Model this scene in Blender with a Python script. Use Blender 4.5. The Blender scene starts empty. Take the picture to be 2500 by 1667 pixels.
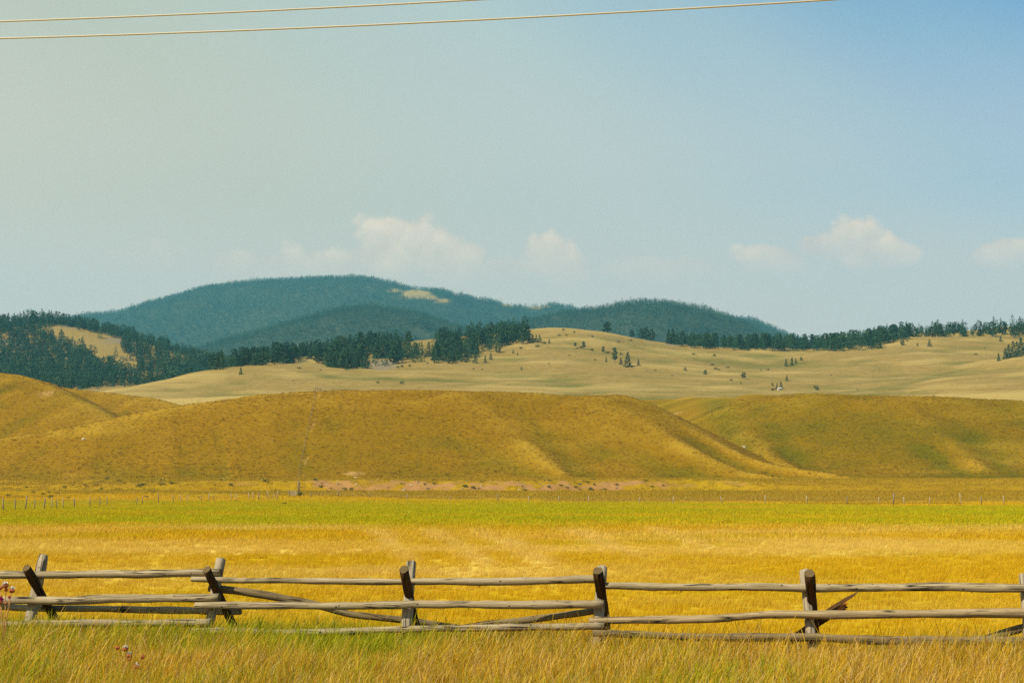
import bpy, math, random
import numpy as np
from mathutils import Vector, Matrix

random.seed(7)
RNG = np.random.default_rng(11)
S = bpy.context.scene
COL = S.collection
R = math.radians

# ------------------------------------------------------------------ camera
W0, H0, FPX, HOR, CAMZ = 2500.0, 1667.0, 3472.0, 1190.0, 2.5
PITCH = math.atan((HOR - H0 / 2) / FPX)
cam = bpy.data.cameras.new('camera')
cam.sensor_width = 36.0
cam.lens = FPX / W0 * 36.0
cam.clip_start = 0.1
cam.clip_end = 30000
camo = bpy.data.objects.new('camera', cam)
COL.objects.link(camo)
camo.location = (0, 0, CAMZ)
camo.rotation_euler = (math.pi / 2 + PITCH, 0, 0)
S.camera = camo

# ------------------------------------------------------------------ sky, sun, exposure
SUN_EL, SUN_AZ = 50.0, -122.0          # azimuth measured from +Y (view) clockwise; negative = left
SUN_DIR = Vector((math.sin(R(SUN_AZ)) * math.cos(R(SUN_EL)),
                  math.cos(R(SUN_AZ)) * math.cos(R(SUN_EL)), math.sin(R(SUN_EL))))
world = bpy.data.worlds.new('World')
S.world = world
world.use_nodes = True
wn, wl = world.node_tree.nodes, world.node_tree.links
wn.clear()


def N(nodes, t, **kw):
    n = nodes.new(t)
    for k, v in kw.items():
        if k.startswith('i_'):
            n.inputs[k[2:].replace('_', ' ')].default_value = v
        else:
            setattr(n, k, v)
    return n


def ramp(nodes, stops, interp='LINEAR'):
    r = nodes.new('ShaderNodeValToRGB')
    r.color_ramp.interpolation = interp
    el = r.color_ramp.elements
    while len(el) < len(stops):
        el.new(0.5)
    for e, (p, c) in zip(el, stops):
        e.position = p
        if not isinstance(c, (tuple, list)):
            c = (c, c, c)
        e.color = (*c[:3], 1)
    return r


def math_n(nodes, links, op, a, b=None, c=None, clamp=False):
    m = nodes.new('ShaderNodeMath')
    m.operation = op
    m.use_clamp = clamp
    for i, v in enumerate((a, b, c)):
        if v is None:
            continue
        if isinstance(v, (int, float)):
            m.inputs[i].default_value = v
        else:
            links.new(v, m.inputs[i])
    return m.outputs[0]


def mixc(nodes, links, fac, a, b, blend='MIX'):
    m = nodes.new('ShaderNodeMix')
    m.data_type = 'RGBA'
    m.blend_type = blend
    m.clamp_factor = True
    for sock, v in ((m.inputs[0], fac), (m.inputs[6], a), (m.inputs[7], b)):
        if isinstance(v, (int, float)):
            sock.default_value = v
        elif isinstance(v, (tuple, list)):
            sock.default_value = (*v[:3], 1)
        else:
            links.new(v, sock)
    return m.outputs[2]


def build_world():
    out = N(wn, 'ShaderNodeOutputWorld')
    bg = N(wn, 'ShaderNodeBackground')
    bg.inputs['Strength'].default_value = 0.10
    sky = N(wn, 'ShaderNodeTexSky', sky_type='NISHITA')
    sky.sun_disc = False
    sky.sun_elevation = R(SUN_EL)
    sky.sun_rotation = R(SUN_AZ)
    sky.altitude = 1500
    sky.air_density = 1.0
    sky.dust_density = 1.2
    sky.ozone_density = 1.0
    tc = N(wn, 'ShaderNodeTexCoord')
    nrm = N(wn, 'ShaderNodeVectorMath', operation='NORMALIZE')
    wl.new(tc.outputs['Generated'], nrm.inputs[0])
    d = nrm.outputs[0]
    sep = N(wn, 'ShaderNodeSeparateXYZ')
    wl.new(d, sep.inputs[0])
    # wildfire smoke thickens towards the sun's side (left) and towards the horizon
    dt = N(wn, 'ShaderNodeVectorMath', operation='DOT_PRODUCT')
    wl.new(d, dt.inputs[0])
    dt.inputs[1].default_value = Vector((0.95, -0.10, 0.90))
    base = dt.outputs['Value']
    sm = ramp(wn, [(0.0, 1.0), (0.30, 1.0), (0.48, 0.94), (0.62, 0.74), (0.74, 0.42), (0.88, 0.06), (1.0, 0.0)], 'EASE')
    lin = math_n(wn, wl, 'MULTIPLY_ADD', base, 0.9, 0.35, True)
    wl.new(lin, sm.inputs[0])
    # smoke tint drifts from olive grey on the left to a cool grey in the open
    tint = ramp(wn, [(0.0, (4.7, 4.3, 3.05)), (0.28, (3.75, 3.95, 3.15)), (0.50, (3.6, 4.3, 4.05)), (0.75, (3.0, 4.1, 4.5)), (1.0, (2.3, 3.8, 4.7))])
    wl.new(lin, tint.inputs[0])
    blue = mixc(wn, wl, 1.0, sky.outputs[0], (0.30, 0.86, 1.06), 'MULTIPLY')
    c = mixc(wn, wl, sm.outputs[0], blue, tint.outputs[0])
    # low haze band
    hz = ramp(wn, [(0.0, 1.0), (0.13, 0.88), (0.21, 0.42), (0.36, 0.0)], 'EASE')
    wl.new(sep.outputs[2], hz.inputs[0])
    c = mixc(wn, wl, hz.outputs[0], c, (5.2, 4.7, 4.15))
    # faint sunlit cumulus low over the mountains: billowed crisp tops, bases lost in the haze
    ns = N(wn, 'ShaderNodeTexNoise', i_Scale=60.0, i_Detail=8.0, i_Roughness=0.6)
    wl.new(d, ns.inputs['Vector'])
    vo = N(wn, 'ShaderNodeTexVoronoi', i_Scale=42.0)
    vo.feature = 'SMOOTH_F1'
    dn = N(wn, 'ShaderNodeVectorMath', operation='MULTIPLY_ADD')
    wl.new(ns.outputs['Color'], dn.inputs[0])
    dn.inputs[1].default_value = (0.02, 0.02, 0.02)
    wl.new(d, dn.inputs[2])
    wl.new(dn.outputs[0], vo.inputs['Vector'])
    bil = math_n(wn, wl, 'MULTIPLY_ADD', vo.outputs['Distance'], -0.95, 0.36)
    bil = math_n(wn, wl, 'ADD', bil, math_n(wn, wl, 'MULTIPLY_ADD', ns.outputs[0], 1.1, -0.55))

    def puff(px, py, rx, ry, amp):
        sub = N(wn, 'ShaderNodeVectorMath', operation='SUBTRACT')
        wl.new(d, sub.inputs[0])
        sub.inputs[1].default_value = ray(px, py)
        sc = N(wn, 'ShaderNodeVectorMath', operation='MULTIPLY')
        wl.new(sub.outputs[0], sc.inputs[0])
        sc.inputs[1].default_value = (FPX / rx, FPX / rx, FPX / ry)
        ln = N(wn, 'ShaderNodeVectorMath', operation='LENGTH')
        wl.new(sc.outputs[0], ln.inputs[0])
        sp = N(wn, 'ShaderNodeSeparateXYZ')
        wl.new(sc.outputs[0], sp.inputs[0])
        f = math_n(wn, wl, 'ADD', math_n(wn, wl, 'SUBTRACT', 1.0, ln.outputs['Value']), bil)
        f = math_n(wn, wl, 'MULTIPLY', f, 3.2, None, True)
        fade = math_n(wn, wl, 'MULTIPLY_ADD', sp.outputs[2], 0.55, 0.55, True)
        return math_n(wn, wl, 'MULTIPLY', math_n(wn, wl, 'MULTIPLY', f, fade), amp)
    tot = None
    for a in ((990, 612, 150, 95, 1.0), (1100, 635, 120, 75, 0.9), (920, 640, 100, 60, 0.85), (830, 655, 120, 50, 0.7), (1335, 630, 85, 66, 0.8), (1390, 655, 80, 50, 0.7), (1230, 655, 90, 42, 0.6),
              (1990, 605, 100, 48, 0.9), (2090, 592, 90, 66, 1.0), (2150, 622, 100, 48, 0.85), (1890, 632, 120, 40, 0.75), (2440, 622, 90, 46, 0.85), (640, 652, 200, 50, 0.5), (400, 625, 170, 45, 0.3), (1600, 658, 200, 42, 0.4)):
        q = puff(*a)
        tot = q if tot is None else math_n(wn, wl, 'MAXIMUM', tot, q)
    cs = mixc(wn, wl, math_n(wn, wl, 'MULTIPLY_ADD', bil, 1.4, 0.5, True), (5.3, 4.4, 3.75), (7.1, 5.7, 4.35))
    c = mixc(wn, wl, tot, c, cs)
    wl.new(c, bg.inputs[0])
    wl.new(bg.outputs[0], out.inputs[0])


def ray(px, py):
    u, v = (px - W0 / 2) / FPX, (H0 / 2 - py) / FPX
    d = Vector((u, math.cos(PITCH) - v * math.sin(PITCH), math.sin(PITCH) + v * math.cos(PITCH)))
    return d.normalized()


build_world()
sun = bpy.data.lights.new('sun', 'SUN')
sun.energy = 4.6
sun.angle = R(0.6)
sun.color = (1.0, 0.93, 0.80)
suno = bpy.data.objects.new('sun', sun)
COL.objects.link(suno)
suno.rotation_euler = (-SUN_DIR).to_track_quat('-Z', 'Y').to_euler()
S.view_settings.view_transform = 'Standard'
S.view_settings.look = 'None'
S.view_settings.exposure = 0.6
S.view_settings.gamma = 1.0
S.view_settings.use_curve_mapping = False
S.cycles.use_denoising = False
S.cycles.max_bounces = 6
S.cycles.diffuse_bounces = 3
S.cycles.transparent_max_bounces = 8
S.cycles.volume_bounces = 0

# ------------------------------------------------------------------ helpers
K = 2500.0 / 2352.0


def at(px, py, y):
    d = ray(px, py)
    t = y / d.y
    return Vector((0, 0, CAMZ)) + d * t


def at2(x, y, dist):                 # same, from coordinates read off the 2352 px wide view
    return at(x * K, y * K, dist)


def proj(X, Y, Z):                   # world -> 2500 px
    c, s = math.cos(PITCH), math.sin(PITCH)
    dz = Z - CAMZ
    dep = Y * c + dz * s
    v = -Y * s + dz * c
    return W0 / 2 + FPX * X / dep, H0 / 2 - FPX * v / dep


def sstep(a, b, x):
    t = np.clip((x - a) / (b - a), 0, 1)
    return t * t * (3 - 2 * t)


def _hash(ix, iy, seed):
    h = (ix.astype(np.int64) * 374761393 + iy.astype(np.int64) * 668265263 + seed * 974634777) & 0xFFFFFFFF
    h = ((h ^ (h >> 13)) * 1274126177) & 0xFFFFFFFF
    return ((h ^ (h >> 16)) & 0xFFFF) / 65535.0


def vnoise(x, y, seed=0):
    x, y = np.asarray(x, float), np.asarray(y, float)
    ix, iy = np.floor(x), np.floor(y)
    fx, fy = x - ix, y - iy
    fx, fy = fx * fx * (3 - 2 * fx), fy * fy * (3 - 2 * fy)
    a, b = _hash(ix, iy, seed), _hash(ix + 1, iy, seed)
    c, d = _hash(ix, iy + 1, seed), _hash(ix + 1, iy + 1, seed)
    return (a * (1 - fx) + b * fx) * (1 - fy) + (c * (1 - fx) + d * fx) * fy


def fbm(x, y, seed=0, octv=4):       # about -1..1
    s, a, t = 0, 1.0, 0
    for o in range(octv):
        s = s + a * (vnoise(x * 2 ** o, y * 2 ** o, seed + o * 17) * 2 - 1)
        t += a
        a *= 0.5
    return s / t


def mesh_obj(name, verts, faces, mats=(), parent=None, smooth=False, matidx=None):
    me = bpy.data.meshes.new(name)
    me.from_pydata([tuple(v) for v in verts], [], faces)
    for m in (mats if isinstance(mats, (list, tuple)) else [mats]):
        me.materials.append(m)
    if matidx is not None:
        me.polygons.foreach_set('material_index', matidx)
    if smooth:
        me.polygons.foreach_set('use_smooth', [True] * len(me.polygons))
    me.update()
    o = bpy.data.objects.new(name, me)
    COL.objects.link(o)
    o.parent = parent
    return o


def empty(name, loc, label=None, cat=None, group=None, rz=0, sc=1):
    o = bpy.data.objects.new(name, None)
    o.empty_display_size = 0.3
    COL.objects.link(o)
    o.location = loc
    o.rotation_euler = (0, 0, rz)
    o.scale = (sc,) * 3 if isinstance(sc, (int, float)) else sc
    tag(o, label, cat, group)
    return o


def tag(o, label=None, cat=None, group=None, kind=None):
    for k, v in (('label', label), ('category', cat), ('group', group), ('kind', kind)):
        if v:
            o[k] = v
    return o


def grid_obj(name, xs, ys, zf, mat, attrs=None, label=None):
    X, Y = np.meshgrid(xs, ys)
    Z = zf(X, Y)
    nx, ny = len(xs), len(ys)
    V = np.stack([X.ravel(), Y.ravel(), Z.ravel()], 1)
    i = np.arange(nx * ny).reshape(ny, nx)
    F = np.stack([i[:-1, :-1].ravel(), i[:-1, 1:].ravel(), i[1:, 1:].ravel(), i[1:, :-1].ravel()], 1)
    me = bpy.data.meshes.new(name)
    me.vertices.add(len(V))
    me.vertices.foreach_set('co', V.ravel())
    me.loops.add(F.size)
    me.loops.foreach_set('vertex_index', F.ravel().astype(np.int32))
    me.polygons.add(len(F))
    me.polygons.foreach_set('loop_start', np.arange(0, F.size, 4, dtype=np.int32))
    me.polygons.foreach_set('use_smooth', np.ones(len(F), bool))
    me.update(calc_edges=True)
    me.validate()
    for k, f in (attrs or {}).items():
        a = me.attributes.new(k, 'FLOAT', 'POINT')
        a.data.foreach_set('value', np.broadcast_to(f(X, Y), X.shape).ravel().astype(np.float32))
    me.materials.append(mat)
    o = bpy.data.objects.new(name, me)
    COL.objects.link(o)
    tag(o, label, None, None, 'structure')
    return o


def inpoly(x, y, poly):
    x, y = np.asarray(x), np.asarray(y)
    r = np.zeros(x.shape, bool)
    n = len(poly)
    for i in range(n):
        (x1, y1), (x2, y2) = poly[i], poly[(i + 1) % n]
        c = ((y1 > y) != (y2 > y)) & (x < (x2 - x1) * (y - y1) / (y2 - y1 + 1e-9) + x1)
        r ^= c
    return r


# ------------------------------------------------------------------ terrain functions
def ground_z(X, Y):
    X, Y = np.asarray(X, float), np.asarray(Y, float)
    z = 0.9 * sstep(15, 5, Y)
    z = z + 0.05 * fbm(X / 3.0, Y / 3.0, 3, 2) + 0.10 * fbm(X / 25, Y / 25, 5, 2) * sstep(25, 60, Y)
    st = 205 + 55 * np.exp(-((X + 40) / 60.0) ** 2)
    z = z + 1.5 * sstep(st, 318, Y)
    by = 338 + 6 * fbm(X / 30, X * 0 + 4.2, 9, 2) - 6 * sstep(40, 120, X)
    bank = 2.3 * sstep(-130, -60, X) * (1 - 0.75 * sstep(45, 75, X))
    z = z + bank * sstep(by - 5, by + 2.5, Y) + (3.2 - bank) * sstep(322, 372, Y)
    z = z + (0.5 * fbm(X / 6, Y / 4, 21, 3) + 0.45 * fbm(X / 1.8, Y / 1.8, 23, 2)) * np.exp(-((Y - by) / 7.0) ** 2)
    return z


def field_green(X, Y):
    X, Y = np.asarray(X, float), np.asarray(Y, float)
    n1 = fbm(X / 14, Y / 22, 31, 4)
    near = 88 + 16 * n1 + 0.10 * X + 7 * fbm(X / 3, Y / 6, 37, 3) + 22 * sstep(5, -30, X) * fbm(X / 12, Y / 9, 35, 3)
    g = sstep(near - 14, near + 22, Y) * (1 - sstep(190 + 30 * sstep(60, -20, X), 215 + 55 * sstep(60, -20, X), Y + 18 * n1))
    g = g * np.clip(0.82 + 0.65 * fbm(X / 26, Y / 9, 33, 4), 0, 1)
    fore = (Y < 24.5 - 0.216 * X) * np.clip(0.29 + 0.70 * fbm(X / 2.2, Y / 1.6, 41, 3), 0, 1)
    fore = fore * (0.75 + 0.55 * np.exp(-((Y - (21.0 - 0.216 * X)) / 1.3) ** 2)) * (1 - 0.45 * sstep(2, 6, X))
    mid = (Y >= 24.5 - 0.216 * X) * np.clip(0.06 + 0.30 * fbm(X / 7, Y / 9, 43, 3), 0, 1)
    sl = sstep(225, 260, Y) * np.clip(0.25 + 0.7 * fbm(X / 22, Y / 14, 47, 3), 0, 1) * 0.6
    return np.clip(np.maximum(np.maximum(g, fore), np.maximum(mid, sl)), 0, 1)


def field_pale(X, Y):
    X, Y = np.asarray(X, float), np.asarray(Y, float)
    p = np.clip(0.22 + 0.9 * fbm(X / 14, Y / 7, 51, 4), 0, 1)
    for (x0, y0, x1, y1, w) in ((-0.2, 40, -4.6, 82, 0.7), (1.6, 42, -2.4, 84, 0.8), (-3.2, 46, -8.0, 84, 0.6), (4.6, 50, 3.4, 84, 0.9),
                                (8.0, 52, 8.6, 86, 0.7)):
        t = np.clip((Y - y0) / (y1 - y0), 0, 1)
        dx = X - (x0 + (x1 - x0) * t) + 0.5 * fbm(Y / 9, X * 0 + x0, 57, 2)
        p = np.maximum(p, np.exp(-(dx / (w * (0.7 + 0.5 * t))) ** 2) * (0.55 + 0.6 * vnoise(X / 1.5, Y / 7, 59)) * sstep(y0 - 6, y0 + 8, Y) * sstep(y1 + 8, y1 - 6, Y))
    return np.clip(p, 0, 1) * sstep(24, 34, Y) * (1 - sstep(84, 100, Y))


def field_rough(X, Y):
    X, Y = np.asarray(X, float), np.asarray(Y, float)
    e = 214 + 75 * np.exp(-((X + 50) / 55.0) ** 2) + 26 * fbm(X / 20, Y / 14, 64, 4)
    r = sstep(e - 4, e + 8, Y) * (0.80 + 0.35 * fbm(X / 18, Y / 7, 65, 3))
    return np.clip(r * (1 - 0.45 * sstep(-40, -75, X) * sstep(330, 300, Y)), 0, 1)


def field_soil(X, Y):
    X, Y = np.asarray(X, float), np.asarray(Y, float)
    by = 338 + 6 * fbm(X / 30, X * 0 + 4.2, 9, 2) - 6 * sstep(40, 120, X)
    s = np.exp(-((Y - by + 1) / 5.5) ** 2) * sstep(-52, -46, X) * (1 - sstep(28, 46, X))
    s = s * np.clip(0.45 + 1.3 * fbm(X / 3, Y / 2.2, 61, 3), 0, 1)
    s2 = 0.5 * np.exp(-((Y - by) / 4.0) ** 2) * np.clip(fbm(X / 6, Y / 3, 63, 3) * 2, 0, 1)
    s3 = 0.45 * np.clip(fbm(X / 22, Y / 5, 67, 3) * 2 - 0.4, 0, 1) * sstep(225, 250, Y)
    return np.clip(np.maximum(np.maximum(s, s2), s3), 0, 1)


def ridge_field(ridges, base, k=2.0):
    prep = []
    for pts, slope, zb in ridges:
        P = np.array([(p.x, p.y, p.z) for p in pts])
        prep.append((P, slope, zb))

    def f(X, Y):
        X, Y = np.asarray(X, float), np.asarray(Y, float)
        acc = None
        for P, slope, zb in prep:
            best = np.full(X.shape, 1e9)
            zr = np.zeros(X.shape)
            for a, b in zip(P[:-1], P[1:]):
                dx, dy = b[0] - a[0], b[1] - a[1]
                t = np.clip(((X - a[0]) * dx + (Y - a[1]) * dy) / (dx * dx + dy * dy), 0, 1)
                dist = np.hypot(X - a[0] - t * dx, Y - a[1] - t * dy)
                m = dist < best
                best = np.where(m, dist, best)
                zr = np.where(m, a[2] + (b[2] - a[2]) * t, zr)
            hh = np.maximum(zr - zb, 0.05)
            w = hh * slope
            tt = np.clip(best / w, 0, 1)
            # rounded crest, straight flank, concave foot
            g = 1 - tt ** 1.55 * (2.2 - 1.2 * tt ** 1.2)
            g = np.where(tt >= 1, 0, np.clip(g, 0, 1))
            h = zb + hh * g
            if acc is None:
                acc = h
            else:
                mx = np.maximum(acc, h)
                ke = np.clip(0.4 * (mx - zb), 1e-3, k * 2)
                acc = mx + np.maximum(ke - np.abs(acc - h), 0) ** 2 / (4 * ke)
        return acc + base(X, Y)
    return f


def P2(*pts):
    return [at2(*p) for p in pts]


A_main = P2((-260, 1045, 425), (-120, 1028, 428), (0, 1006, 430), (100, 989, 430), (250, 963, 432), (400, 938, 436), (500, 921, 440), (600, 906, 443), (700, 899, 446),
            (800, 896, 448), (1000, 897, 450), (1200, 904, 450), (1350, 911, 450), (1425, 918, 452))
A_sp1 = P2((1425, 918, 452), (1500, 944, 442), (1560, 968, 434), (1650, 1013, 420), (1700, 1037, 412), (1760, 1057, 404), (1850, 1075, 394), (1960, 1094, 384))
A_sp2 = P2((1390, 928, 441), (1450, 952, 430), (1550, 1003, 412), (1640, 1048, 397), (1720, 1077, 384), (1800, 1092, 374))
A_sp3 = P2((1060, 922, 440), (1130, 962, 425), (1230, 1030, 400), (1300, 1085, 380))
B_main = P2((1400, 918, 600), (1440, 917, 600), (1520, 916, 596), (1600, 911, 575), (1700, 908, 535), (1780, 906, 508), (1850, 905, 496), (2000, 905, 492), (2150, 909, 490),
            (2300, 917, 488), (2352, 921, 487), (2500, 936, 485), (2700, 955, 480), (2950, 975, 480))
B_sp = P2((2040, 922, 484), (2090, 950, 472), (2180, 1015, 445), (2260, 1075, 418))
B_sp2 = P2((1715, 915, 516), (1690, 938, 497), (1715, 985, 470), (1765, 1035, 440), (1830, 1078, 414))
B_sp3 = P2((2370, 935, 480), (2440, 980, 458), (2510, 1040, 430), (2570, 1085, 410))
C_1 = P2((-560, 870, 520), (-400, 846, 520), (-260, 838, 520), (-60, 846, 520), (0, 853, 520), (40, 857, 518), (80, 869, 515), (120, 887, 508), (180, 917, 495), (250, 955, 478), (320, 988, 464))
C_2 = P2((90, 879, 580), (140, 887, 580), (200, 893, 580), (300, 906, 575), (350, 912, 570), (410, 930, 560), (470, 950, 550))


def hill_rough(amp):
    return lambda X, Y: amp * (fbm(X / 18, Y / 18, 71, 4) + 1.3 * fbm(X / 55, Y / 40, 75, 2)) * sstep(356, 385, Y) + 0.10 * fbm(X / 2.5, Y / 2.5, 73, 2) - 0.4 - 4.0 * sstep(374, 354, Y)


ZB = 4.6
hillA = ridge_field([(A_main, 2.9, ZB), (A_sp1, 2.7, ZB), (A_sp2, 2.9, ZB), (A_sp3, 3.1, ZB)], hill_rough(0.7), 3.0)
hillB = ridge_field([(B_main, 2.95, ZB), (B_sp, 2.8, ZB), (B_sp2, 2.5, ZB), (B_sp3, 2.6, ZB)], hill_rough(0.75), 3.0)
hillC = ridge_field([(C_1, 2.6, ZB), (C_2, 2.2, ZB)], hill_rough(0.75), 3.0)


def tps(pts, smooth=1e-4):
    P = np.array([(p.x / 400, p.y / 400) for p in pts])
    z = np.array([p.z for p in pts])
    n = len(P)

    def kern(r2):
        return np.where(r2 > 1e-12, r2 * np.log(r2 + 1e-12), 0)
    d2 = ((P[:, None] - P[None]) ** 2).sum(-1)
    A = np.zeros((n + 3, n + 3))
    A[:n, :n] = kern(d2) + smooth * np.eye(n)
    A[:n, n] = 1
    A[:n, n + 1:] = P
    A[n:, :n] = A[:n, n:].T
    w = np.linalg.solve(A, np.concatenate([z, [0, 0, 0]]))

    def f(X, Y):
        X, Y = np.asarray(X, float), np.asarray(Y, float)
        x, y = X.ravel() / 400, Y.ravel() / 400
        r2 = (x[:, None] - P[None, :, 0]) ** 2 + (y[:, None] - P[None, :, 1]) ** 2
        return (kern(r2) @ w[:n] + w[n] + w[n + 1] * x + w[n + 2] * y).reshape(X.shape)
    return f


def behind(pts, dd, dz):
    return [Vector((p.x * (p.y + dd) / p.y, p.y + dd, p.z - dz)) for p in pts]


D_ridge = P2((600, 827, 980), (700, 815, 1030), (800, 800, 1080), (960, 779, 1100), (1100, 768, 1120), (1180, 757, 1130), (1250, 753, 1130), (1320, 757, 1130), (1400, 766, 1120), (1500, 787, 1090),
             (1600, 800, 1110), (1700, 803, 1150), (1850, 806, 1150), (1950, 795, 1110), (2000, 787, 1090), (2090, 775, 1080), (2200, 779, 1080), (2352, 782, 1070), (2500, 780, 1070))
D_pts = P2((-150, 960, 640), (200, 925, 660), (600, 917, 650), (1000, 925, 640), (1500, 930, 640), (1900, 925, 640), (2352, 935, 620), (2600, 935, 620),
           (260, 895, 760), (350, 873, 800), (450, 850, 850), (600, 835, 900), (480, 905, 740), (700, 880, 780),
           (800, 845, 900), (800, 818, 1000), (960, 830, 930), (965, 797, 1040), (1100, 820, 950), (1100, 785, 1050), (900, 875, 800),
           (1250, 840, 890), (1250, 800, 980), (1400, 850, 880), (1400, 800, 1000), (1500, 865, 850), (1500, 815, 980), (1150, 880, 780), (1350, 890, 760),
           (1600, 868, 850), (1600, 832, 960), (1700, 880, 820), (1700, 842, 960), (1780, 896, 770), (1740, 860, 890), (1850, 873, 840), (1850, 833, 980), (1600, 900, 740),
           (2000, 868, 850), (2000, 828, 960), (2100, 862, 850), (2100, 812, 980), (2200, 840, 890), (2200, 802, 1000),
           (2000, 893, 770), (2100, 876, 810), (2200, 852, 870), (2300, 822, 950), (2200, 872, 760), (2352, 826, 860), (2352, 870, 730), (2280, 895, 680),
           (2352, 800, 1010), (2050, 905, 700), (2450, 810, 880), (2500, 850, 800)) + D_ridge
D_pts += behind(D_ridge[:12], 160, 30) + P2((1850, 812, 1300), (2000, 795, 1250), (2100, 768, 1200), (2200, 765, 1200), (2352, 752, 1200), (2500, 750, 1200), (2100, 770, 1320), (2352, 757, 1320), (2500, 757, 1320))
D_pts += [Vector((p.x - 60, p.y + 40, p.z - 22)) for p in P2((260, 895, 760), (350, 873, 800), (450, 850, 850), (560, 840, 890))] + P2((300, 925, 1000), (420, 890, 1100))
_D = tps(D_pts, 2e-4)


def hillD(X, Y):
    X, Y = np.asarray(X, float), np.asarray(Y, float)
    return _D(X, Y) + 1.1 * fbm(X / 30, Y / 30, 81, 4) + 2.2 * fbm(X / 90, Y / 60, 83, 2) - 30 * sstep(660, 600, Y)


E_ridge = P2((-700, 800, 1500), (-420, 785, 1500), (-160, 770, 1500), (0, 763, 1500), (100, 752, 1500), (200, 759, 1480), (300, 781, 1450), (400, 808, 1400), (480, 834, 1350), (560, 855, 1330))
E_pts = E_ridge + P2((0, 820, 1300), (100, 815, 1310), (200, 822, 1290), (300, 838, 1260), (400, 852, 1230), (470, 862, 1210), (-150, 825, 1300),
                     (0, 880, 1080), (100, 885, 1080), (200, 888, 1080), (300, 890, 1060), (400, 892, 1060), (-150, 885, 1080), (-500, 885, 1080), (-500, 830, 1300), (-500, 930, 900), (0, 930, 900), (300, 930, 900), (-150, 930, 900)) + behind(E_ridge, 200, 40)
_E = tps(E_pts, 2e-4)


def hillE(X, Y):
    X, Y = np.asarray(X, float), np.asarray(Y, float)
    return _E(X, Y) + 2.0 * fbm(X / 60, Y / 60, 85, 3)


def lower(pts, dz):
    return [Vector((p.x, p.y, p.z - dz)) for p in pts]


TH = 11.0
G_r = lower(P2((-500, 800, 5000), (-200, 765, 5000), (0, 742, 5000), (100, 735, 5000), (200, 721, 5000), (280, 711, 5000), (350, 691, 5000), (480, 655, 5000), (600, 643, 5000), (750, 634, 5000), (850, 636, 5000),
               (900, 645, 4975), (950, 657, 4940), (1000, 661, 4940), (1040, 667, 4940), (1100, 681, 4940), (1150, 690, 4940), (1200, 700, 4940), (1260, 693, 4940), (1330, 706, 4940), (1450, 735, 4880), (1700, 800, 4760)), TH)
F1_r = lower(P2((380, 815, 3100), (500, 780, 3100), (600, 752, 3100), (700, 725, 3100), (780, 704, 3100), (850, 696, 3100), (950, 708, 3080), (1030, 732, 3050), (1100, 755, 3000), (1200, 790, 2950)), TH)
F2_r = lower(P2((1020, 785, 3100), (1150, 747, 3100), (1250, 718, 3100), (1350, 703, 3100), (1420, 693, 3100), (1480, 685, 3100), (1550, 690, 3100), (1650, 710, 3080), (1700, 728, 3060), (1740, 748, 3040), (1830, 790, 3000), (1900, 820, 2950)), TH)
F3_r = lower(P2((1600, 720, 4300), (1690, 724, 4300), (1730, 729, 4300), (1780, 750, 4300), (1840, 776, 4300), (1900, 800, 4300)), TH)
mtG = ridge_field([(G_r, 2.6, 60)], lambda X, Y: 30 * fbm(X / 300, Y / 420, 91, 4) * sstep(4990, 4700, Y), 4)
mtF1 = ridge_field([(F1_r, 2.6, 60)], lambda X, Y: 16 * fbm(X / 180, Y / 260, 93, 4) * sstep(3090, 2950, Y), 4)
mtF2 = ridge_field([(F2_r, 2.4, 60)], lambda X, Y: 16 * fbm(X / 180, Y / 260, 95, 4) * sstep(3090, 2950, Y), 4)
mtF3 = ridge_field([(F3_r, 2.4, 60)], lambda X, Y: 5 * fbm(X / 180, Y / 180, 97, 4), 4)


def hit(px, py, zf, y0, y1, step=1.5):        # first meeting of a sight line with a surface
    d = ray(px, py)
    ys = np.arange(y0, y1, step)
    t = ys / d.y
    xs, zs = d.x * t, CAMZ + d.z * t
    below = zf(xs, ys) >= zs
    i = int(np.argmax(below)) if below.any() else None
    if i is None:
        return None
    return Vector((xs[i], ys[i], float(zf(np.array([xs[i]]), np.array([ys[i]]))[0])))


# ------------------------------------------------------------------ materials
def new_mat(name):
    m = bpy.data.materials.new(name)
    m.use_nodes = True
    m.node_tree.nodes.clear()
    n, l = m.node_tree.nodes, m.node_tree.links
    out = n.new('ShaderNodeOutputMaterial')
    bs = n.new('ShaderNodeBsdfPrincipled')
    l.new(bs.outputs[0], out.inputs[0])
    bs.inputs['Roughness'].default_value = 0.9
    bs.inputs['Specular IOR Level'].default_value = 0.04
    return m, n, l, bs, out


def tex_noise(n, l, vec, scale, detail=5, rough=0.6, dist=0.0):
    t = N(n, 'ShaderNodeTexNoise', i_Scale=scale, i_Detail=detail, i_Roughness=rough, i_Distortion=dist)
    l.new(vec, t.inputs['Vector'])
    return t.outputs[0]


def attr(n, name, typ='GEOMETRY'):
    a = n.new('ShaderNodeAttribute')
    a.attribute_name = name
    a.attribute_type = typ
    return a.outputs['Fac']


def scaled(n, l, vec, s, rot=(0, 0, 0)):
    m = n.new('ShaderNodeMapping')
    m.inputs['Scale'].default_value = s
    m.inputs['Rotation'].default_value = rot
    l.new(vec, m.inputs[0])
    return m.outputs[0]


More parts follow.
